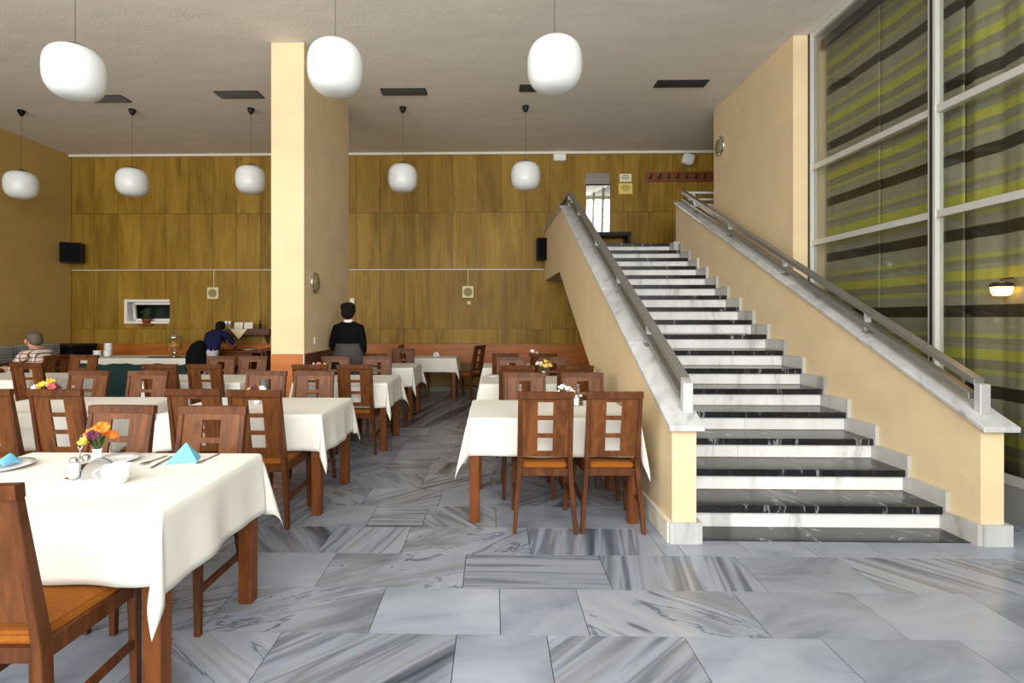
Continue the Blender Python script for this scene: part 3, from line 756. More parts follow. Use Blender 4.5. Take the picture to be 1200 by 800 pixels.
CHAIRS = [
 (-1.59, 1.78, 1, 'brown chair with orange seat at the corner of the picture, nearest the viewer'),
 (-1.555, 2.52, F_, 'brown chair facing the viewer behind the blue napkin'),
 (-2.08, 2.53, F_-1, 'brown chair facing the viewer behind the orange flowers'),
 (-3.02, 3.77, N, 'dark brown chair with its back to the viewer, before the yellow flowers'),
 (-3.53, 3.77, 2, 'dark brown chair cut by the picture edge, beside the one before yellow flowers'),
 (-1.63, 3.77, -1, 'dark brown chair, back to the viewer, at the aisle end of the second row'),
 (-2.09, 3.82, 1, 'dark brown chair with its back to the viewer, seen right behind the blue napkin chair'),
 (-3.21, 4.41, F_, 'brown chair across the yellow-flower table, on its pillar side'),
 (-3.77, 4.41, F_, 'brown chair directly behind the yellow flowers'),
 (-1.655, 4.41, F_, 'brown chair facing the viewer across the second-row aisle table, aisle side'),
 (-2.10, 4.41, F_, 'brown chair facing the viewer directly behind the pale flowers'),
 (-1.475, 5.70, 1, 'dark brown third-row chair by the aisle, its three square holes showing'),
 (-1.95, 5.70, 0, 'dark brown chair with only its top rail showing, third row before the waitress'),
 (-3.08, 5.70, 0, 'dark brown chair with its back to the viewer below the bending person'),
 (-3.57, 5.70, 1, 'dark brown chair with its back to the viewer before the green buffet skirt'),
 (-1.49, 6.27, F_, 'brown chair facing the viewer at the waitress, on her aisle side'),
 (-2.03, 6.27, F_, 'brown chair facing the viewer at the waitress, on her pillar side'),
 (-3.10, 6.27, F_, 'brown chair facing the viewer beside the orange pillar base'),
 (-3.52, 6.27, F_, 'brown chair facing the viewer in front of the bending person'),
 (-5.15, 5.86, -2, 'dark brown chair at the near side of the plaid-shirt man\'s table'),
 (-5.47, 6.45, F_, 'light brown chair facing the viewer just behind the plaid-shirt man'),
 (-6.13, 6.83, 78, 'brown chair on which the man in the plaid shirt sits'),
 (-1.68, 7.42, 0, 'dark brown chair tucked in beyond the waitress on her aisle side'),
 (-1.46, 7.98, F_, 'brown chair facing the viewer at the aisle table behind the waitress'),
 (-1.40, 9.42, -90, 'dark brown chair at the end of the small back table, by the far aisle wall'),
 (-0.50, 9.40, 62, 'dark brown chair seen from its side against the orange band, at the aisle end'),
 (0.352, 3.725, 0, 'brown chair with its back to the viewer at the stair-side table, nearer the aisle'),
 (0.812, 3.735, 0, 'brown chair with its back to the viewer, nearest the stair wall foot'),
 (0.285, 4.32, F_, 'brown chair facing the viewer across the nearest stair-side table, aisle side'),
 (0.80, 4.32, F_, 'brown chair facing the viewer across the nearest stair-side table, by the stair wall'),
 (0.245, 5.62, 0, 'dark chair top behind the nearest stair-side table, nearer the aisle'),
 (0.85, 5.62, 0, 'dark chair top behind the nearest stair-side table, close to the stair wall'),
 (0.23, 6.20, F_, 'reddish chair facing the viewer by the yellow and white flowers, aisle side'),
 (0.76, 6.20, F_, 'reddish chair facing the viewer by the yellow and white flowers, under the stairs'),
 (0.17, 7.44, 0, 'far dark chair under the stairs, nearer the aisle'),
 (0.70, 7.44, 0, 'far dark chair under the stairs, beside the white and pink flowers'),
]
for c in CHAIRS: chair(*c)

# ================================================================== THINGS ON THE TABLES
ZT = 0.7535
def flowers(x, y, kinds, label, seed, h=0.15, vase='porcelain', spread=0.065):
    rnd = random.Random(seed)
    t = empty('flower_vase', label, 'vase', (x, y, ZT), group='posies on the tables')
    hv = h*0.62
    MB().lathe([(0.0,0.0),(0.021,0.0),(0.024,0.01),(0.022,hv*0.6),(0.017,hv*0.8),(0.022,hv),(0.018,hv),(0.013,hv*0.8),(0.0,hv*0.7)], 18, cap=False).obj('vase', vase, t, smooth=True)
    for k, mt in enumerate(kinds):
        a = 2*math.pi*(k*0.382) ; rr = spread*math.sqrt((k+0.4)/len(kinds))
        c = (rr*math.cos(a), rr*math.sin(a), h + 0.05*(1-rr/spread) + rnd.uniform(-0.02, 0.03))
        b = MB()
        big = rnd.uniform(0.022, 0.034)
        lean = Vector((c[0], c[1], 0.05)).normalized()
        for q in range(6):
            g = q*math.pi/3 + rnd.random()*0.5
            n0 = len(b.v)
            b.ball((0, 0, 0), big*0.50, big*0.22, big*0.80, 7, 5)
            MP = Matrix.Translation(c) @ lean.to_track_quat('Z', 'Y').to_matrix().to_4x4() @ Matrix.Rotation(g, 4, 'Z') @ Matrix.Translation((0, big*0.50, big*0.25)) @ Matrix.Rotation(R(-38), 4, 'X')
            b.v[n0:] = [tuple(MP @ Vector(p)) for p in b.v[n0:]]
        b.ball((c[0], c[1], c[2]), big*0.4, None, big*0.4, 6, 4)
        fl = b.obj('blossom', mt, t, smooth=True)
        MB().tube([(0,0,hv*0.75), (c[0]*0.4, c[1]*0.4, hv+0.02), (c[0],c[1],c[2]-0.004)], 0.0022, 5).obj('stalk', 'leaf_green', fl)
    lv = MB()
    for k in range(9):
        a = rnd.uniform(0, 6.28); r1 = spread*rnd.uniform(0.5, 1.05); z = h+rnd.uniform(-0.03, 0.035)
        p0 = Vector((0.2*r1*math.cos(a), 0.2*r1*math.sin(a), hv)); p1 = Vector((r1*math.cos(a), r1*math.sin(a), z)); s = Vector((-math.sin(a), math.cos(a), 0))*0.010
        m_ = (p0+p1)/2 + Vector((0,0,0.012)); up = Vector((0,0,.0015)); i = len(lv.v)
        lv.v += [tuple(p0), tuple(m_+s), tuple(p1), tuple(m_-s), tuple(m_+up)]
        lv.f += [(i, i+1, i+4), (i+1, i+2, i+4), (i+2, i+3, i+4), (i+3, i, i+4)]
    lv.obj('leaves', 'leaf_dark', t)
O_, Y_, W_, U_, K_ = 'petal_orange', 'petal_yellow', 'petal_white', 'petal_purple', 'petal_pink'
flowers(-1.915, 2.44, [O_, Y_, O_, O_, U_, O_, O_, Y_, O_, O_, U_, O_], 'orange and yellow silk flowers in a white vase on the nearest table', 1, 0.125, spread=0.066)
flowers(-3.86, 4.36, [Y_, W_, Y_, U_, Y_, K_, Y_, W_], 'yellow and dark red posy on the second-row table by the salt shaker', 2, 0.085, spread=0.09)
flowers(-1.955, 4.20, [Y_, W_, U_, W_, Y_, W_, U_], 'pale yellow and white posy with dark leaves on the second-row aisle table', 3, 0.09, spread=0.075)
flowers(-2.06, 6.05, [K_, W_, K_, Y_, W_, W_], 'pink and white posy on the third-row table in front of the waitress', 4, 0.11, spread=0.08)
flowers(0.58, 4.16, [W_, W_, W_, W_, W_, W_, W_], 'low white posy on the nearest stair-side table', 5, 0.085, spread=0.065)
flowers(0.60, 6.10, [Y_, W_, Y_, W_, W_, Y_, W_], 'yellow and white posy on the middle stair-side table', 6, 0.13, spread=0.085)
flowers(0.585, 7.85, [W_, K_, W_, W_, K_, W_], 'white and pink posy on the farthest stair-side table', 7, 0.17, spread=0.09)

def cruet(x, y, rz, label):
    t = empty('cruet_stand', label, 'cruet', (x, y, ZT), R(rz), 'cruet stands on the tables')
    t.scale = (1.12, 1.12, 1.15)
    MB().box(-0.045, 0.045, -0.024, 0.024, 0.0, 0.006).obj('base', 'chrome', t, bevel=0.002)
    MB().tube([(0,0,0.005),(0,0,0.105),(0.008,0,0.118),(-0.008,0,0.118),(0,0,0.105)], 0.003, 6).obj('handle', 'chrome', t)
    ring = [(0.046*math.cos(a), 0.025*math.sin(a), 0.03) for a in [i*math.pi/8 for i in range(17)]]
    MB().tube(ring, 0.0018, 5).obj('ring', 'chrome', t)
    for s, m_ in ((-1, 'salt'), (1, 'wood_dark')):
        j = MB().lathe([(0.0,0.006),(0.017,0.006),(0.019,0.012),(0.0185,0.05),(0.014,0.062),(0.0,0.062)], 14, (s*0.022,0,0), False).obj('shaker', 'porcelain' if s < 0 else 'clear_glass', t, smooth=True)
        MB().lathe([(0.0145,0.060),(0.0155,0.064),(0.0145,0.076),(0.009,0.081),(0.0,0.082)], 14, (s*0.022,0,0), False).obj('cap', 'chrome', j, smooth=True)
        if s > 0: MB().lathe([(0.0,0.009),(0.0165,0.009),(0.0165,0.045),(0.0,0.045)], 12, (s*0.022,0,0), False).obj('contents', m_, j)
cruet(-1.84, 2.245, 70, 'salt and pepper shakers in a chrome stand on the nearest table')
cruet(-3.56, 4.27, 60, 'salt shaker stand on the second-row table by the yellow flowers')
cruet(0.69, 4.16, 40, 'salt and pepper stand on the nearest stair-side table')

def napkin_holder(x, y, rz, label, m_):
    t = empty('napkin_holder', label, 'napkin holder', (x, y, ZT), R(rz), 'napkin holders')
    def fan(y0, y1, s=1.0):
        b = MB(); n = 12; k = len(b.v)
        pts = [(-0.06*s, 0.0)] + [(-0.06*s*math.cos(math.pi*i/n), 0.012+0.07*s*math.sin(math.pi*i/n)) for i in range(n+1)] + [(0.06*s, 0.0)]
        for yy in (y0, y1): b.v += [(px, yy, pz) for px, pz in pts]
        m2 = len(pts); b.f.append(tuple(reversed(range(m2)))) ; b.f.append(tuple(range(m2, 2*m2)))
        b.f = [tuple(reversed(f)) for f in b.f]
        for i in range(m2):
            j = (i+1) % m2; b.f.append((i, j, m2+j, m2+i))
        return b
    fan(-0.022, -0.020).obj('plate', 'steel', t); fan(0.020, 0.022).obj('plate', 'steel', t)
    MB().box(-0.06, 0.06, -0.019, 0.019, 0.0, 0.004).obj('base', 'steel', t)
    fan(-0.012, 0.012, 0.97).obj('napkins', m_, t)
napkin_holder(-1.755, 2.245, 22, 'grey fan-shaped napkin holder on the nearest table', 'grey_print')
napkin_holder(-1.055, 9.44, 0, 'white napkin holder on the small table at the aisle end', 'porcelain')

def plate(x, y, r_, label, blue=False, z=ZT):
    t = empty('plate', label, 'plate', (x, y, z), group='white plates')
    MB().lathe([(0.0,0.0),(r_*0.55,0.0),(r_*0.62,0.004),(r_,0.017),(r_,0.020),(r_*0.62,0.009),(r_*0.5,0.006),(0.0,0.006)], 36, cap=False).obj('dish', 'porcelain', t, smooth=True)
    ring = [(r_*0.9*math.cos(a), r_*0.9*math.sin(a), 0.0165) for a in [i*2*math.pi/36 for i in range(37)]]
    MB().tube(ring, 0.0014, 4).obj('rim_line', 'grey_plastic', t)
    return t
plate(-2.32, 2.37, 0.125, 'white plate with crumpled blue napkin at the picture edge')
plate(-1.86, 2.50, 0.10, 'white plate behind the cup on the nearest table')
plate(0.005, 6.2, 0.09, 'small white plate on the corner of the middle stair-side table')
b = MB(); rr = random.Random(5)
b.grid(lambda u, v: (-2.40+0.13*u, 2.33+0.10*v, ZT+0.022+0.03*abs(math.sin(5*u+2*v))*math.sin(math.pi*u)*1.2), 10, 8)
o = b.obj('blue_napkin', 'napkin_blue', smooth=True); o.modifiers.new('t', 'SOLIDIFY').thickness = 0.002
tag(o, 'crumpled blue paper napkin lying on the plate at the picture edge', 'napkin')
def cutlery(kind, x, y, rz, label, z=ZT+0.0035):
    t = empty(kind, label, 'cutlery', (x, y, z), R(rz), 'cutlery on the nearest table')
    MB().box(-0.005, 0.005, -0.09, 0.02, -0.0018, 0.0018).obj('handle', 'steel', t, bevel=0.001)
    if kind == 'table_knife':
        MB().hexa([(-.007,.02,-.001),(.008,.02,-.001),(.004,.115,-.001),(-.006,.115,-.001),(-.007,.02,.001),(.008,.02,.001),(.004,.115,.001),(-.006,.115,.001)]).obj('blade', 'steel', t)
    elif kind == 'table_fork':
        MB().hexa([(-.005,.02,-.0015),(.005,.02,-.0015),(.011,.05,-.0015),(-.011,.05,-.0015),(-.005,.02,.0015),(.005,.02,.0015),(.011,.05,.0015),(-.011,.05,.0015)]).obj('neck', 'steel', t)
        for i in range(4): box('tine', -.011+i*.0062, -.0078+i*.0062, .05, .092, -.0012, .0012, 'steel', t)
    else: MB().ball((0,.045,.001), .018, .030, .004, 12, 6).obj('bowl', 'steel', t, smooth=True)
cutlery('table_knife', -1.625, 2.49, 187, 'steel knife beside the plate on the nearest table')
cutlery('table_spoon', -1.685, 2.50, 172, 'steel spoon between the plate and the knife')
cutlery('table_fork', -1.43, 2.545, 176, 'steel fork lying beside the folded blue napkin')
b = MB()
A0, A1, A2, A3 = (-1.585, 2.435), (-1.455, 2.49), (-1.50, 2.60), (-1.60, 2.55)
ap = (-1.525, 2.515, ZT+0.092)
b.v += [(A0[0],A0[1],ZT),(A1[0],A1[1],ZT),(A2[0],A2[1],ZT),(A3[0],A3[1],ZT), ap]
b.f += [(3,2,1,0),(0,1,4),(1,2,4),(2,3,4),(3,0,4)]
tag(b.obj('folded_napkin', 'napkin_blue', bevel=0.002), 'light blue paper napkin folded to a pointed cone on the nearest table', 'napkin')
cp = empty('sugar_bowl', 'white two-handled porcelain bowl on the nearest table', 'bowl', (-1.625, 2.175, ZT))
cp.scale = (1.15, 1.15, 1.25)
MB().lathe([(0.0,0.0),(0.034,0.0),(0.037,0.003),(0.040,0.012),(0.045,0.02),(0.050,0.055),(0.052,0.058),(0.049,0.058),(0.044,0.022),(0.0,0.016)], 32, cap=False).obj('body', 'porcelain', cp, smooth=True)
for s in (-1, 1):
    h = [(s*(0.047+0.016*math.sin(a)), -0.012*0, 0.026+0.024*(1-math.cos(a))/2) for a in [i*math.pi/8 for i in range(9)]]
    MB().tube([(x, -0.03, z) for x, y, z in h], 0.004, 6).obj('handle', 'porcelain', cp, smooth=True)

# ================================================================== CEILING LAMPS AND VENTS
def lamp_proto():
    t = empty('pendant_lamp', 'x', 'lamp')
    prof = []
    n = 26; rx, rz, e = 0.229, 0.222, 2.75
    for i in range(n+1):
        a = -math.pi/2 + math.pi*i/n
        c_, s_ = math.cos(a), math.sin(a)
        prof.append((max(0.0005, rx*abs(c_)**(2/e)*(1+0.02*s_)), rz*(abs(s_)**(2/e))*(1 if s_ > 0 else -1)))
    MB().lathe(prof, 40).obj('globe', 'opal', t, smooth=True)
    MB().lathe([(0.085,0.214),(0.09,0.222),(0.075,0.236),(0.02,0.244),(0.012,0.262)], 20).obj('cap', 'dark_metal', t, smooth=True)
    return t
LP = lamp_proto(); lu = [False]
def lamp(x, y, z, label, group):
    t = copy_tree(LP) if lu[0] else LP
    lu[0] = True
    t.location = (x, y, z); tag(t, label, 'lamp', group)
    d = ZC - z
    MB().tube([(0,0,0.255),(0,0,d-0.05)], 0.0022, 6).obj('cord', 'dark_metal', t)
    MB().lathe([(0.012,d-0.095),(0.03,d-0.075),(0.05,d-0.03),(0.052,d)], 16).obj('ceiling_rose', 'black_plastic', t, smooth=True)
g1, g2 = 'large white globe lamps of the near row', 'white globe lamps of the far row'
lamp(0.518, 4.33, 3.59, 'large white globe lamp hanging in front of the small ceiling vent, nearest the stairs', g1)
lamp(-1.343, 4.33, 3.585, 'large white globe lamp hanging beside the cream pillar top', g1)
lamp(-3.593, 4.33, 3.565, 'large white globe lamp hanging before the wide plain ceiling near the ochre wall', g1)
for x, z, l in ((0.509, 3.69, 'small far globe lamp in front of the panelling nearest the stair head'), (-1.427, 3.668, 'small far globe lamp just past the pillar, over the aisle'),
                (-3.845, 3.654, 'small far globe lamp partly beside the pillar edge'), (-5.754, 3.625, 'small far globe lamp above the little window'), (-7.556, 3.59, 'small far globe lamp against the ochre wall')):
    lamp(x, 8.05, z, l, g2)
def vent(x0, x1, y0, y1, label):
    t = empty('ceiling_vent', label, 'vent', ((x0+x1)/2, (y0+y1)/2, ZC), group='black ceiling vents')
    a, b_ = (x1-x0)/2, (y1-y0)/2
    fr = MB(); z0, z1 = -0.012, -0.001
    fr.box(-a, a, -b_, -b_+0.018, z0, z1).box(-a, a, b_-0.018, b_, z0, z1).box(-a, -a+0.018, -b_+0.018, b_-0.018, z0, z1).box(a-0.018, a, -b_+0.018, b_-0.018, z0, z1)
    fr.obj('frame', 'dark_metal', t)
    box('backing', -a+0.018, a-0.018, -b_+0.018, b_-0.018, -0.004, -0.001, 'black_plastic', t)
    lv = MB(); n = 22
    for i in range(n): rbox(lv, (-a+0.03+(2*a-0.06)*i/(n-1), 0, -0.012), 0.004, 2*b_-0.04, 0.018, ry=R(30))
    lv.obj('louvres', 'kerb_grey', t)['kind'] = 'stuff'
vent(-1.64, -0.98, 7.38, 7.60, 'black ceiling vent between the pillar and the middle globe lamps')
vent(0.38, 1.04, 7.30, 7.52, 'black ceiling vent half hidden behind the large globe lamp')
vent(2.30, 3.02, 7.20, 7.42, 'black ceiling vent above the staircase')
vent(-4.10, -3.45, 7.42, 7.66, 'black ceiling vent beside the pillar, on the buffet side')
vent(-6.2, -5.55, 7.52, 7.76, 'black ceiling vent behind the leftmost large globe lamp')
vent(-8.4, -7.75, 7.55, 7.79, 'black ceiling vent at the corner by the ochre wall')

# ================================================================== WALL THINGS
def round_lamp(loc, rz, rad, label):
    t = empty('round_wall_lamp', label, 'wall lamp', loc, rz, 'round wall lamps')
    b = MB().lathe([(rad*0.9,0.0),(rad,0.012),(rad,0.03),(rad*0.86,0.042),(rad*0.80,0.036)], 36)
    o = b.obj('rim', 'chrome', t, smooth=True); o.rotation_euler = (0, R(90), 0)
    o = MB().lathe([(rad*0.82,0.028),(rad*0.7,0.045),(rad*0.4,0.058),(0.001,0.062)], 36).obj('glass_disc', 'grille_olive', t, smooth=True); o.rotation_euler = (0, R(90), 0)
round_lamp((-2.285, 6.47, 1.915), 0, 0.135, 'round metal-rimmed lamp on the side of the pillar')
round_lamp((3.53, 8.0, 4.13), R(180), 0.15, 'round metal-rimmed lamp on the cream wall above the stairs')
def wall_speaker(x, z, label, disc):
    t = empty('wall_speaker', label, 'speaker', (x, YB, z), group='square cream wall speakers')
    MB().box(-0.115, 0.115, -0.06, -0.003, -0.12, 0.12).obj('housing', 'speaker_cream', t, bevel=0.008)
    o = MB().lathe([(0.085,0.0),(0.085,0.006),(0.07,0.008),(0.001,0.008)], 28).obj('grille', 'grille_olive', t); o.rotation_euler = (R(90),0,0); o.location = (0,-0.06,0)
    MB().tube([(0, -0.006, 0.12), (0, -0.006, 2.435-z)], 0.006, 5).obj('cable', 'white_trim', t)
    if disc:
        o = MB().lathe([(0.04,0.0),(0.04,0.02),(0.03,0.028),(0.001,0.028)], 20).obj('volume_knob', 'speaker_cream', t); o.rotation_euler = (R(90),0,0); o.location = (0.02,-0.003,-0.215)
wall_speaker(-0.505, 1.99, 'square cream speaker with a round knob below it, above the small table', True)
wall_speaker(-5.67, 1.97, 'square cream speaker above the bending person', False)
def black_speaker(x, y, z, rz, sx_, sz_, label):
    t = empty('loudspeaker', label, 'speaker', (x, y, z), R(rz), 'black wall loudspeakers')
    MB().box(-sx_/2, sx_/2, -0.12, 0.10, -sz_/2, sz_/2).obj('cabinet', 'black_plastic', t, bevel=0.01)
    MB().box(-sx_/2+.015, sx_/2-.015, -0.128, -0.121, -sz_/2+.015, sz_/2-.015).obj('grille_cloth', 'bag_black', t)
    MB().box(-0.03, 0.03, 0.10, 0.17, -0.05, 0.05).obj('bracket', 'dark_metal', t)
black_speaker(-8.42, 10.08, 2.77, 25, 0.36, 0.40, 'black loudspeaker in the corner of the ochre wall')
black_speaker(0.955, 10.115, 2.82, 0, 0.20, 0.43, 'tall black loudspeaker beside the stair wall')
tag(box('junction_box', 1.20, 1.455, YB-0.09, YB, 4.60, 4.745, 'white_paint', bevel=0.02), 'white plastic box under the ceiling above the handrail top', 'box')
t = empty('square_wall_light', 'tilted rounded white lamp above the coat hooks', 'lamp', (3.845, YB, 4.60))
b = MB().ball((0, 0, 0), 1.0, None, None, 32, 20)
def sq(v): return math.copysign(abs(v)**0.5, v)
MR = Matrix.Translation((0, -0.10, 0)) @ Matrix.Rotation(R(18), 4, 'Y')
b.v = [tuple(MR @ Vector((0.118*sq(x), 0.075*sq(y), 0.112*sq(z)))) for x, y, z in b.v]
b.obj('shade', 'opal', t, smooth=True)
MB().box(-0.05, 0.05, -0.03, -0.003, -0.05, 0.05).obj('mount', 'dark_metal', t)
def sign(x0, x1, z0, z1, m_, n, label):
    t = empty('paper_notice', label, 'notice', ((x0+x1)/2, YB, (z0+z1)/2), group='paper notices on the panelling')
    w_, h_ = (x1-x0)/2, (z1-z0)/2
    box('sheet', -w_, w_, -0.010, -0.004, -h_, h_, m_, t)
    for i in range(n):
        z = h_*(0.6 - 1.25*i/(n)); ww = w_*(0.45, 0.72, 0.6, 0.3)[i % 4]
        box('printed_line', -ww, ww, -0.0115, -0.010, z-0.009, z+0.004, 'print_ink', t)
sign(2.525, 2.76, 4.19, 4.345, 'paper_white', 3, 'small white printed notice beside the mirror')
sign(2.505, 2.78, 3.945, 4.16, 'paper_yellow', 4, 'yellow printed notice below the white one')
t = empty('wall_mirror', 'tall frameless mirror on the panelling at the stair head', 'mirror', (2.08, YB, 3.7))
b = MB(); rbox(b, (0, -0.050, -0.10), 0.476, 0.008, 1.0, rx=R(4.5)); b.obj('glass_sheet', 'mirror', t)
box('upper_panel', -0.238, 0.238, -0.014, -0.004, 0.425, 0.665, 'steel', t)
box('joint_strip', -0.238, 0.238, -0.096, -0.004, 0.395, 0.425, 'black_plastic', t)
t = empty('coat_rack', 'brown wooden coat rack with a row of dark hooks', 'coat rack', (3.75, YB, 4.28))
box('board', -0.72, 0.90, -0.025, -0.004, -0.10, 0.10, 'hook_board', t, bevel=0.004)
for i in range(9):
    x = -0.61 + i*0.178
    MB().tube([(x,-0.03,0.06),(x,-0.055,0.045),(x,-0.05,0.0),(x-0.02,-0.06,-0.04),(x-0.035,-0.09,-0.03)], [0.012,.014,.014,.014,.016], 6).obj('hook', 'black_plastic', t)
t = empty('landing_bench', 'low black bench under the mirror on the landing', 'bench', (2.25, 10.05, ZL))
box('top', -0.5, 0.40, -0.18, 0.20, 0.33, 0.40, 'black_plastic', t, bevel=0.005)
for x in (-0.46, 0.34):
    box('side', x, x+0.05, -0.17, 0.19, 0.0, 0.33, 'black_plastic', t)
tag(MB().box(-2.284, -2.272, 6.47, 6.53, 1.13, 1.22).obj('light_switch', 'white_paint', bevel=0.003), 'small white light switch on the pillar side', 'switch')
tag(MB().box(-2.89, -2.80, YB-0.03, YB, 1.74, 1.87).obj('thermostat', 'white_paint', bevel=0.006), 'small white thermostat on the panelling by the waitress head', 'thermostat')

# ---- little window in the panelling
w1 = structure(MB().box(WX0-0.02, WX0+0.04, YB-0.02, YB+0.25, WZ0, WZ1).obj('window_2', 'white_paint'), 'small white framed window in the panelled wall, tilted open', 'window')
box('frame_bar', WX0+0.04, WX1, YB-0.02, YB+0.06, WZ1-0.05, WZ1, 'white_paint', w1)
box('sill', WX0+0.04, WX1, YB-0.03, YB+0.25, WZ0, WZ0+0.045, 'white_paint', w1)
sm = MB(); sz0, sz1 = WZ0+0.05, WZ1-0.06
def sash_pt(x, z, d): return (x, YB+0.03+d-0.10*(z-sz0)/(sz1-sz0)+0.08, z)
def sash_bar(x0, x1, z0, z1, xs0=0.0):
    return MB().hexa([sash_pt(x0,z0,0), sash_pt(x1,z0,0), sash_pt(x1,z0,.04), sash_pt(x0,z0,.04), sash_pt(x0+xs0,z1,0), sash_pt(x1+xs0,z1,0), sash_pt(x1+xs0,z1,.04), sash_pt(x0+xs0,z1,.04)])
sh = sash_bar(WX0+0.10, WX1, sz0, sz0+0.05).obj('sash', 'white_paint', w1)
sash_bar(WX0+0.13, WX1, sz1-0.045, sz1).obj('sash_bar', 'white_paint', sh)
sash_bar(WX0+0.085, WX0+0.135, sz0, sz1, 0.045).obj('sash_bar', 'white_paint', sh)
sash_bar(WX0+0.14, WX1, sz0+0.05, sz1-0.045).obj('pane', 'clear_glass', sh)
structure(MB().box(WX0-0.3, WX1+0.3, YB+0.7, YB+0.75, 1.0, 2.2).box(WX0-0.3, WX1+0.3, YB+0.25, YB+0.7, 1.0, 1.03).box(WX0-0.3, WX1+0.3, YB+0.25, YB+0.7, 2.17, 2.2).box(WX0-0.3, WX0-0.27, YB+0.25, YB+0.7, 1.03, 2.17).box(WX1+0.27, WX1+0.3, YB+0.25, YB+0.7, 1.03, 2.17).obj('wall_dark_box', 'dim_room_tone'), 'added dark greenish box standing in for the room behind the little window', 'wall')  # closed dark box added to keep the bright sky out of the window
t = empty('potted_plant', 'little dark plant in a brown pot on the window sill', 'plant', (-7.03, YB-0.03, WZ0+0.045))
MB().lathe([(0.0,0.0),(0.07,0.0),(0.095,0.09),(0.10,0.10),(0.085,0.10),(0.0,0.09)], 18, (0,0.0,-0.045), False).obj('pot', 'terracotta', t, smooth=True)
box('pot_shelf', -0.14, 0.14, -0.10, 0.02, -0.075, -0.046, 'terracotta', t)
rr = random.Random(9); lv = MB()
for i in range(16):
    a = rr.uniform(0, 6.28); r1 = rr.uniform(0.03, 0.10); z = rr.uniform(0.07, 0.27)
    lv.ball((r1*math.cos(a), -0.02+0.25*r1*math.sin(a), z), 0.035, 0.015, 0.022, 7, 4)
lv.tube([(0,-.02,0.04),(0,-.02,0.24)], 0.006, 6)
lv.obj('foliage', 'leaf_dark', t, smooth=True)

# ================================================================== BUFFET AND BACK OF THE HALL
t = empty('buffet_table', 'long buffet table with dark green pleated skirt and white top cloth', 'table', (-6.5, 9.5, 0))
box('tabletop', -1.10, 1.09, -0.39, 0.40, 0.70, 0.735, 'wood_dark', t)
def skirt(u, v):
    L_ = 2.19; p = u*(L_+1.6)
    k = 0.014*math.sin(p*2*math.pi/0.075)
    z = 0.015 + 0.715*v
    if p < 0.8: return (-1.11 - k, 0.40 - p, z)
    if p < 0.8+L_: return (-1.11 + (p-0.8), -0.41 - k, z)
    return (1.09 + k, -0.40 + (p-0.8-L_), z)
o = MB().grid(skirt, 380, 1).obj('skirt', 'skirt_green', t); o.modifiers.new('t', 'SOLIDIFY').thickness = 0.003
def topper(u, v):
    x = -1.13 + 2.25*u; s = v*1.02
    if s < 0.82: return (x, 0.40 - s, 0.742)
    dz = (s-0.82)*(0.50+0.05*math.sin(x*9)+0.03*math.sin(x*23))
    return (x, -0.432, 0.742 - dz)
o = MB().grid(topper, 60, 20).obj('top_cloth', 'cloth', t); o.modifiers.new('t', 'SOLIDIFY').thickness = 0.002
zb = 0.745
t = empty('juice_dispenser', 'glass juice dispenser with chrome dome on the buffet', 'dispenser', (-5.98, 9.5, zb))
MB().lathe([(0.10,0.0),(0.10,0.012),(0.035,0.03),(0.03,0.12),(0.05,0.14)], 24).obj('stand', 'chrome', t, smooth=True)
MB().lathe([(0.10,0.14),(0.125,0.15),(0.125,0.34),(0.12,0.345)], 24).obj('vessel', 'clear_glass', t, smooth=True)
MB().lathe([(0.118,0.145),(0.118,0.27),(0.001,0.271)], 24).obj('juice', 'juice', t, smooth=True)
MB().lathe([(0.13,0.345),(0.13,0.36),(0.11,0.40),(0.06,0.425),(0.02,0.435),(0.02,0.45),(0.001,0.455)], 24).obj('dome', 'chrome', t, smooth=True)
MB().tube([(0,-0.12,0.17),(0,-0.16,0.17),(0,-0.16,0.14)], 0.012, 8).obj('tap', 'chrome', t)
def cup_stack(x, y, n, label, z=zb):
    b = empty('bowl_stack', label, 'bowl', (x, y, z), group='stacked white bowls on the buffet')
    for i in range(n):
        MB().lathe([(0.0,0.0),(0.045,0.0),(0.072,0.05),(0.068,0.05),(0.04,0.006),(0.0,0.006)], 20, (0,0,i*0.032), False).obj('bowl', 'porcelain', b, smooth=True)
cup_stack(-7.42, 9.45, 3, 'short stack of white bowls at the end of the buffet')
cup_stack(-7.24, 9.47, 3, 'short stack of white bowls on the buffet, pillar side of the group')
cup_stack(-7.34, 9.62, 7, 'tall stack of white bowls behind the short ones on the buffet')
cup_stack(-5.62, 9.40, 1, 'single white bowl beside the juice dispenser')
t = empty('warming_tray', 'flat dark tray lying under the juice dispenser', 'tray', (-6.0, 9.26, zb))
MB().box(-0.30, 0.42, -0.08, 0.08, 0.0, 0.012).obj('base', 'dark_metal', t, bevel=0.004)
t = empty('equipment_case', 'bulky black case standing by the ochre wall', 'case', (-8.2, 9.75, 0))
box('body', -0.40, 0.28, -0.30, 0.35, 0.0, 0.90, 'bag_black', t, bevel=0.03)
box('lid', -0.41, 0.29, -0.31, 0.36, 0.90, 0.965, 'black_plastic', t, bevel=0.02)
box('handle', -0.2, 0.08, -0.335, -0.31, 0.6, 0.64, 'dark_metal', t)
t = empty('serving_counter', 'low dark counter along the ochre wall', 'counter', (-8.2, 8.6, 0))
box('body', -0.40, 0.40, -0.75, 0.70, 0.0, 0.72, 'wood_dark', t)
box('counter_top', -0.42, 0.43, -0.78, 0.73, 0.72, 0.75, 'wood_dark', t, bevel=0.004)
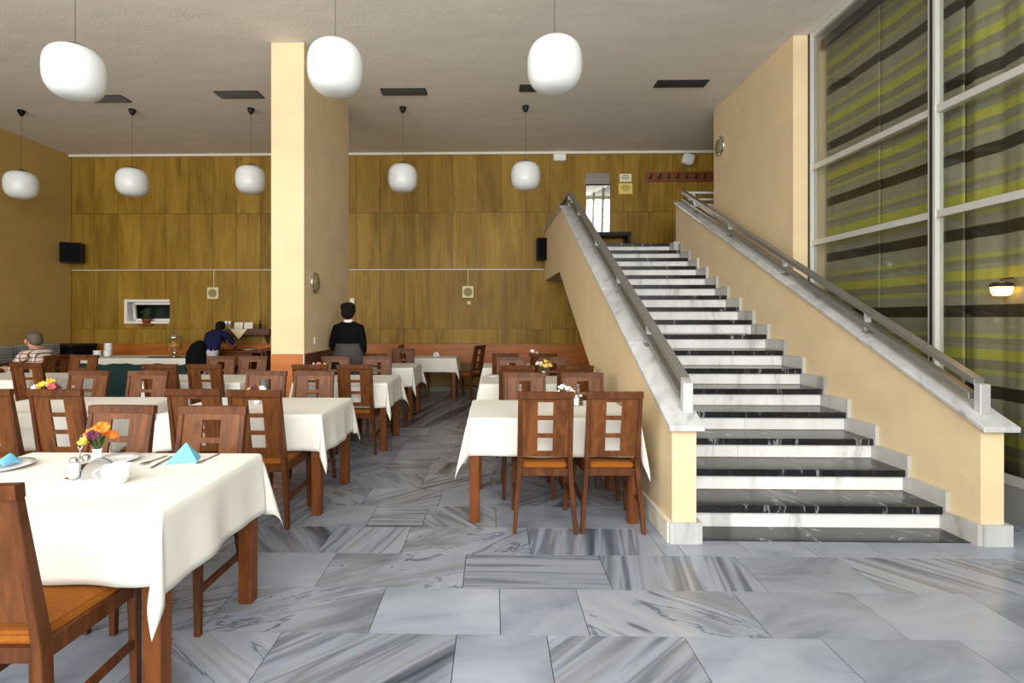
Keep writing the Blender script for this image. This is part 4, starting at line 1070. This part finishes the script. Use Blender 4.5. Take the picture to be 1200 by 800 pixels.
for i in range(3):
    c_ = empty('dish_rack', ['grey slotted dish rack at the viewer end of the ochre wall counter', 'grey slotted dish rack in the middle of the ochre wall counter', 'grey slotted dish rack at the far end of the ochre wall counter'][i], 'rack', (-8.15, 8.12+0.46*i, 0.75), group='grey dish racks')
    MB().box(-0.2, 0.2, -0.2, 0.2, 0.0, 0.02).obj('base', 'grey_plastic', c_)
    for k in range(5):
        fr = MB(); z = 0.03+k*0.045
        fr.box(-0.2, 0.2, -0.2, -0.185, z, z+0.03).box(-0.2, 0.2, 0.185, 0.2, z, z+0.03).box(-0.2, -0.185, -0.185, 0.185, z, z+0.03).box(0.185, 0.2, -0.185, 0.185, z, z+0.03)
        fr.obj('slat', 'kerb_grey', c_)
    for k in range(4):
        MB().box(*[(-0.2,-0.19,-0.2,-0.19),(0.19,0.2,-0.2,-0.19),(0.19,0.2,0.19,0.2),(-0.2,-0.19,0.19,0.2)][k], 0.02, 0.25).obj('corner_post', 'grey_plastic', c_)

# ---- sideboard and shelf behind the bending person
t = empty('sideboard', 'brown wooden sideboard with open dark compartments beneath the wall shelf', 'sideboard', (-4.95, 9.98, 0))
box('worktop', -0.60, 0.62, -0.26, 0.27, 0.80, 0.835, 'leg_wood', t, bevel=0.004)
box('side_panel', -0.58, -0.55, -0.24, 0.25, 0.0, 0.80, 'leg_wood', t); box('side_panel', 0.57, 0.60, -0.24, 0.25, 0.0, 0.80, 'leg_wood', t)
box('divider', 0.28, 0.31, -0.24, 0.25, 0.0, 0.80, 'leg_wood', t)
box('back_panel', -0.55, 0.57, 0.24, 0.26, 0.0, 0.80, 'wood_dark', t)
box('shelf_board', -0.55, 0.28, -0.22, 0.24, 0.40, 0.42, 'wood_dark', t); box('shelf_board', 0.31, 0.57, -0.22, 0.24, 0.40, 0.42, 'wood_dark', t)
dr = box('drawer', -0.545, 0.275, -0.245, -0.225, 0.56, 0.79, 'leg_wood', t); MB().ball((-0.13,-0.26,0.68), 0.018, 0.015, 0.018, 8, 6).obj('knob', 'chrome', dr, smooth=True)
plate(-4.78, 9.95, 0.11, 'white plate on the sideboard under the shelf', z=0.836)
plate(-4.48, 9.9, 0.10, 'white plate at the pillar end of the sideboard', z=0.836)
t = empty('wall_shelf', 'dark brown wall shelf with brackets above the sideboard', 'shelf', (-5.0, 10.12, 1.2))
box('board', -0.56, 0.60, -0.13, 0.165, 0.0, 0.055, 'wood_dark', t); box('front_edge', -0.56, 0.60, -0.15, -0.13, -0.06, 0.06, 'wood_dark', t)
for x in (-0.45, 0.45): MB().prism_yz([(-0.10, -0.001), (0.165, -0.25), (0.165, -0.001)], x-0.02, x+0.02).obj('bracket', 'wood_dark', t)
b = MB(); n = 10
for i in range(n+1):
    u = i/n; x = -5.17 + 0.34*u
    d = 0.20*(1-abs(2*u-1.0))
    b.v += [(x, 9.98, 1.2585), (x, 9.958, 1.2585), (x, 9.958, 1.25-d)]
for i in range(n):
    k = i*3; b.f += [(k, k+1, k+4, k+3), (k+1, k+2, k+5, k+4)]
o = b.obj('shelf_doily', 'cloth_cream'); o.modifiers.new('t', 'SOLIDIFY').thickness = 0.003
tag(o, 'cream cloth corner hanging over the wall shelf', 'cloth')
def card(x, label):
    t = empty('framed_card', label, 'card', (x, 10.08, 1.2585), group='framed cards on the shelf')
    b = MB(); rbox(b, (0,0,0.062), 0.17, 0.012, 0.12, rx=R(-8)); b.obj('frame', 'white_paint', t)
    b = MB(); rbox(b, (0,-0.009,0.062), 0.13, 0.004, 0.085, rx=R(-8)); b.obj('sheet', 'paper_white', t)
card(-5.06, 'white framed card on the shelf, nearer the bending person'); card(-4.86, 'white framed card on the shelf, nearer the pillar')
t = empty('oil_bottle', 'small dark bottle on the wall shelf by the pillar', 'bottle', (-4.63, 10.08, 1.2585))
MB().lathe([(0.03,0.0),(0.032,0.01),(0.03,0.08),(0.012,0.11),(0.011,0.15)], 14).obj('body', 'black_plastic', t, smooth=True)
MB().lathe([(0.013,0.15),(0.013,0.165),(0.001,0.166)], 10).obj('stopper', 'wood_dark', t)
for i, (x, l) in enumerate(((-5.30, 'stemmed glass on the wall shelf next to the bending person'), (-5.23, 'stemmed glass on the wall shelf next to the framed card'))):
    t = empty('stemmed_glass', l, 'glass', (x, 10.06, 1.2585), group='stemmed glasses on the shelf')
    MB().lathe([(0.028,0.0),(0.004,0.006),(0.004,0.07),(0.024,0.09),(0.03,0.15),(0.028,0.15),(0.02,0.092),(0.001,0.085)], 14).obj('goblet', 'porcelain', t, smooth=True)
t = empty('service_cart', 'dark narrow cart standing behind the pillar edge', 'cart', (-4.1, 9.7, 0))
box('top', -0.24, 0.3, -0.25, 0.25, 0.86, 0.89, 'leg_wood', t)
for x in (-0.22, 0.27):
    for y in (-0.22, 0.21): box('leg', x-.015, x+.015, y-.015, y+.015, 0.0, 0.86, 'leg_wood', t)
box('shelf_board', -0.22, 0.28, -0.23, 0.23, 0.42, 0.44, 'wood_dark', t)

# ================================================================== PEOPLE
def skin_figure(name, joints, edges, zones, default, parent, sub=2):
    """joints: {name: ((x,y,z),(rx,ry))}; zones: list of (test(center), material) on the finished surface"""
    keys = list(joints); idx = {k: i for i, k in enumerate(keys)}
    me = bpy.data.meshes.new(name)
    me.from_pydata([joints[k][0] for k in keys], [(idx[a], idx[b_]) for a, b_ in edges], [])
    o = bpy.data.objects.new(name, me); col.objects.link(o)
    md = o.modifiers.new('skin', 'SKIN'); md.use_smooth_shade = True; md.branch_smoothing = 0.3
    for i, k in enumerate(keys):
        sv = me.skin_vertices[0].data[i]; r_ = joints[k][1]
        sv.radius = r_ if isinstance(r_, tuple) else (r_, r_)
        sv.use_root = (i == 0)
    s2 = o.modifiers.new('sub', 'SUBSURF'); s2.levels = sub; s2.render_levels = sub
    bpy.context.view_layer.update()
    dg = bpy.context.evaluated_depsgraph_get()
    m2 = bpy.data.meshes.new_from_object(o.evaluated_get(dg))
    bpy.data.objects.remove(o)
    m2.materials.clear(); mats = [default] + [z[1] for z in zones]
    for q in mats: m2.materials.append(MATS[q])
    for p in m2.polygons:
        p.use_smooth = True; p.material_index = 0
        for zi, (fn, _) in enumerate(zones):
            if fn(p.center): p.material_index = zi+1; break
    return link(name, m2, parent)
def hand_joints(J, E, s, side, wrist, d, up, scale=1.0):
    """palm and five fingers from the wrist along d; up is the back of the hand"""
    w_ = Vector(wrist); d = Vector(d).normalized(); up = Vector(up).normalized(); a = d.cross(up).normalized()*side
    pk = s+'palm'; J[pk] = (tuple(w_ + d*0.05*scale), (0.026, 0.020)); E.append((s+'wrist', pk))
    for i, (off, ln) in enumerate(((0.030, 0.075), (0.010, 0.085), (-0.010, 0.08), (-0.029, 0.062))):
        k0, k1, k2 = f'{s}k{i}', f'{s}m{i}', f'{s}t{i}'
        b0 = w_ + d*0.088 + a*off; b1 = b0 + d*ln*0.5 - up*0.010; b2 = b1 + d*ln*0.38 - up*0.026
        J[k0] = (tuple(b0), 0.009); J[k1] = (tuple(b1), 0.0085); J[k2] = (tuple(b2), 0.0075)
        E += [(pk, k0), (k0, k1), (k1, k2)]
    t0 = w_ + d*0.04 + a*0.036; t1 = t0 + d*0.035 + a*0.018 - up*0.012
    J[s+'th0'] = (tuple(t0), 0.011); J[s+'th1'] = (tuple(t1), 0.009); E += [(pk, s+'th0'), (s+'th0', s+'th1')]
def face(parent, c, yaw_up, m_skin, s=1.0):
    """eyes, nose, mouth and ears around head centre c; the face looks along +y"""
    x, y, z = c
    for q in (-1, 1):
        MB().ball((x+q*0.031*s, y+0.078*s, z+0.004), 0.011, 0.009, 0.008, 8, 6).obj('eye', 'collar_white', parent, smooth=True)
        MB().ball((x+q*0.031*s, y+0.0855*s, z+0.004), 0.005, 0.003, 0.005, 8, 6).obj('pupil', 'black_plastic', parent, smooth=True)
        MB().ball((x+q*0.078*s, y+0.0, z-0.005), 0.012, 0.02, 0.032, 8, 6).obj('ear', m_skin, parent, smooth=True)
    MB().hexa([(x-.014,y+.075,z-.035),(x+.014,y+.075,z-.035),(x+.012,y+.112,z-.033),(x-.012,y+.112,z-.033),(x-.008,y+.072,z+.015),(x+.008,y+.072,z+.015),(x+.006,y+.084,z+.015),(x-.006,y+.084,z+.015)]).obj('nose', m_skin, parent, bevel=0.004, smooth=True)
    MB().ball((x, y+0.080*s, z-0.052), 0.024, 0.008, 0.007, 10, 6).obj('mouth', 'petal_pink', parent, smooth=True)

# ---- waitress standing with her back to us
pz = empty('person', 'person standing with back to viewer, black sweater and dark striped apron skirt', 'person', (-1.985, 6.98, 0))
J, E = {}, []
J['pelvis'] = ((0,0,0.93), (0.165, 0.12)); J['waist'] = ((0,0.0,1.06), (0.175, 0.11)); J['chest'] = ((0,-0.005,1.22), (0.200, 0.125)); J['collar'] = ((0,0,1.345), (0.15, 0.09))
J['neck'] = ((0,0.01,1.43), 0.052); J['head'] = ((0,0.025,1.52), (0.072, 0.082)); J['crown'] = ((0,0.02,1.60), (0.066, 0.076))
E += [('pelvis','waist'),('waist','chest'),('chest','collar'),('collar','neck'),('neck','head'),('head','crown')]
for s, q in (('l', -1), ('r', 1)):
    J[s+'sh'] = ((q*0.168,0,1.335), 0.066); J[s+'el'] = ((q*0.215,-0.03,1.07), 0.054); J[s+'wrist'] = ((q*0.17,0.19,0.98), 0.030)
    E += [('collar', s+'sh'), (s+'sh', s+'el'), (s+'el', s+'wrist')]
    hand_joints(J, E, s, -q, J[s+'wrist'][0], (-q*0.4,0.9,0), (0,0,1))
    J[s+'hip'] = ((q*0.085,0,0.84), (0.088,0.09)); J[s+'kn'] = ((q*0.085,0.015,0.47), 0.056); J[s+'an'] = ((q*0.085,-0.01,0.09), 0.038); J[s+'toe'] = ((q*0.095,0.13,0.035), (0.036,0.030))
    E += [('pelvis', s+'hip'), (s+'hip', s+'kn'), (s+'kn', s+'an'), (s+'an', s+'toe')]
body = skin_figure('body', J, E, [(lambda c: c.z < 0.12, 'shoe'), (lambda c: c.z < 0.95 and abs(c.x) < 0.19 and c.y < 0.13, 'trousers_dark'), (lambda c: c.z > 1.425, 'skin'), (lambda c: c.y > 0.165, 'skin')], 'knit_black', pz)
sk = MB()
def skf(u, v):
    a = 2*math.pi*u; z = 0.52 + 0.60*v
    rx = 0.235 - 0.065*max(0, (v-0.55)/0.45)**1.2; ry = 0.175 - 0.045*max(0, (v-0.55)/0.45)
    k = 1 + 0.02*math.sin(a*9)*(1-v)
    return (rx*k*math.cos(a), ry*k*math.sin(a), z)
o = sk.grid(skf, 40, 12).obj('apron_skirt', 'apron_grey', pz, smooth=True); o.modifiers.new('t', 'SOLIDIFY').thickness = 0.004
hr = MB(); hr.ball((0,-0.002,1.575), 0.098, 0.105, 0.098, 20, 14); hr.ball((0,-0.035,1.53), 0.088, 0.085, 0.085, 16, 10)
hr.ball((0.035,-0.03,1.625), 0.065, 0.065, 0.055, 14, 8); hr.ball((-0.04,-0.02,1.615), 0.065, 0.065, 0.06, 14, 8); hr.ball((0.0,-0.04,1.645), 0.05, 0.05, 0.035, 12, 7)
hr.obj('hair', 'hair_black', pz, smooth=True)
MB().lathe([(0.060,0.0),(0.068,0.008),(0.064,0.032),(0.056,0.036)], 24, (0,0.0,1.405)).obj('collar', 'collar_white', pz, smooth=True)
face(pz, (0, 0.03, 1.555), 0, 'skin')

# ---- man in the plaid shirt, seated and turned towards the ochre wall
mz = empty('person', 'seated person with short greying hair in a plaid shirt, looking towards the ochre wall', 'person', (-6.10, 6.80, 0), R(78))
J, E = {}, []
J['pelvis'] = ((0,-0.06,0.565), (0.165, 0.135)); J['waist'] = ((0,-0.05,0.70), (0.16, 0.135)); J['chest'] = ((0,0.02,0.88), (0.175, 0.135)); J['collar'] = ((0,0.07,0.99), (0.14, 0.09))
J['neck'] = ((0,0.115,1.065), 0.058); J['head'] = ((0,0.165,1.135), (0.076, 0.09)); J['crown'] = ((0,0.17,1.205), (0.07, 0.08))
E += [('pelvis','waist'),('waist','chest'),('chest','collar'),('collar','neck'),('neck','head'),('head','crown')]
for s, q in (('l', -1), ('r', 1)):
    J[s+'sh'] = ((q*0.185,0.07,0.975), 0.066); J[s+'el'] = ((q*0.235,0.20,0.755), 0.05); J[s+'wrist'] = ((q*0.15,0.42,0.80), 0.032)
    E += [('collar', s+'sh'), (s+'sh', s+'el'), (s+'el', s+'wrist')]
    hand_joints(J, E, s, -q, J[s+'wrist'][0], (-q*0.3,0.9,0), (0,0,1))
    J[s+'hip'] = ((q*0.09,0.03,0.555), (0.085,0.08)); J[s+'kn'] = ((q*0.11,0.40,0.535), 0.062); J[s+'an'] = ((q*0.11,0.40,0.10), 0.042); J[s+'toe'] = ((q*0.12,0.54,0.04), (0.038,0.034))
    E += [('pelvis', s+'hip'), (s+'hip', s+'kn'), (s+'kn', s+'an'), (s+'an', s+'toe')]
skin_figure('body', J, E, [(lambda c: c.z < 0.12, 'shoe'), (lambda c: c.z < 0.585, 'trousers_dark'), (lambda c: c.z > 1.06 or (c.y > 0.33 and c.z > 0.6), 'skin')], 'plaid', mz)
hr = MB(); hr.ball((0,0.135,1.205), 0.090, 0.100, 0.078, 20, 12); hr.ball((0,0.10,1.16), 0.085, 0.07, 0.075, 16, 10)
hr.obj('hair', 'hair_grey', mz, smooth=True)
face(mz, (0, 0.175, 1.155), 0, 'skin')
MB().lathe([(0.066,0.0),(0.074,0.006),(0.066,0.03),(0.060,0.03)], 20, (0,0.095,1.02)).obj('shirt_collar', 'plaid', mz, smooth=True)

# ---- person bending over the sideboard
bz = empty('person', 'person in navy top and pale trousers bending over the sideboard, back to viewer', 'person', (-5.20, 9.30, 0), R(-4))
J, E = {}, []
J['pelvis'] = ((0,-0.06,0.83), (0.20, 0.15)); J['waist'] = ((0,0.02,0.96), (0.195, 0.135)); J['chest'] = ((0,0.13,1.11), (0.21, 0.14)); J['collar'] = ((0,0.22,1.19), (0.16, 0.10))
J['neck'] = ((0,0.29,1.22), 0.052); J['head'] = ((0,0.345,1.27), (0.074, 0.085)); J['crown'] = ((0,0.355,1.33), (0.066, 0.076))
E += [('pelvis','waist'),('waist','chest'),('chest','collar'),('collar','neck'),('neck','head'),('head','crown')]
for s, q in (('l', -1), ('r', 1)):
    J[s+'sh'] = ((q*0.19,0.21,1.145), 0.062); J[s+'el'] = ((q*0.27,0.33,0.97), 0.046); J[s+'wrist'] = ((q*0.17,0.50,0.90), 0.030)
    E += [('collar', s+'sh'), (s+'sh', s+'el'), (s+'el', s+'wrist')]
    hand_joints(J, E, s, -q, J[s+'wrist'][0], (-q*0.2,0.9,-0.1), (0,0,1))
    J[s+'hip'] = ((q*0.09,-0.04,0.76), (0.10,0.10)); J[s+'kn'] = ((q*0.095,0.02,0.45), 0.062); J[s+'an'] = ((q*0.095,-0.02,0.09), 0.042); J[s+'toe'] = ((q*0.105,0.12,0.04), (0.036,0.032))
    E += [('pelvis', s+'hip'), (s+'hip', s+'kn'), (s+'kn', s+'an'), (s+'an', s+'toe')]
skin_figure('body', J, E, [(lambda c: c.z < 0.12, 'shoe'), (lambda c: c.z < 0.875 and c.y < 0.16, 'trousers_pale'), (lambda c: (c.z > 1.21 and c.y > 0.25) or (c.y > 0.30 and c.z < 1.02), 'skin_brown')], 'navy', bz)
hr = MB(); hr.ball((0,0.325,1.325), 0.090, 0.098, 0.085, 18, 12); hr.ball((0,0.29,1.28), 0.075, 0.06, 0.06, 14, 9)
hr.obj('hair', 'hair_black', bz, smooth=True)
face(bz, (0, 0.36, 1.30), 0, 'skin_brown')
t = empty('coat_on_stand', 'black coat bundled on a low stand beside the bending person', 'coat', (-5.36, 9.12, 0))
b = MB(); b.ball((0,0,0.78), 0.14, 0.12, 0.25, 18, 12); b.ball((0.06,0.02,0.95), 0.10, 0.09, 0.12, 14, 9); b.ball((-0.02,0,0.62), 0.155, 0.13, 0.22, 16, 10); b.ball((0.10,0.03,0.72), 0.08, 0.09, 0.22, 12, 8); b.ball((-0.09,-0.02,0.72), 0.07, 0.09, 0.20, 12, 8)
b.obj('coat', 'bag_black', t, smooth=True)
MB().lathe([(0.15,0.0),(0.15,0.02),(0.02,0.04),(0.02,0.62)], 18).obj('stand', 'dark_metal', t, smooth=True)
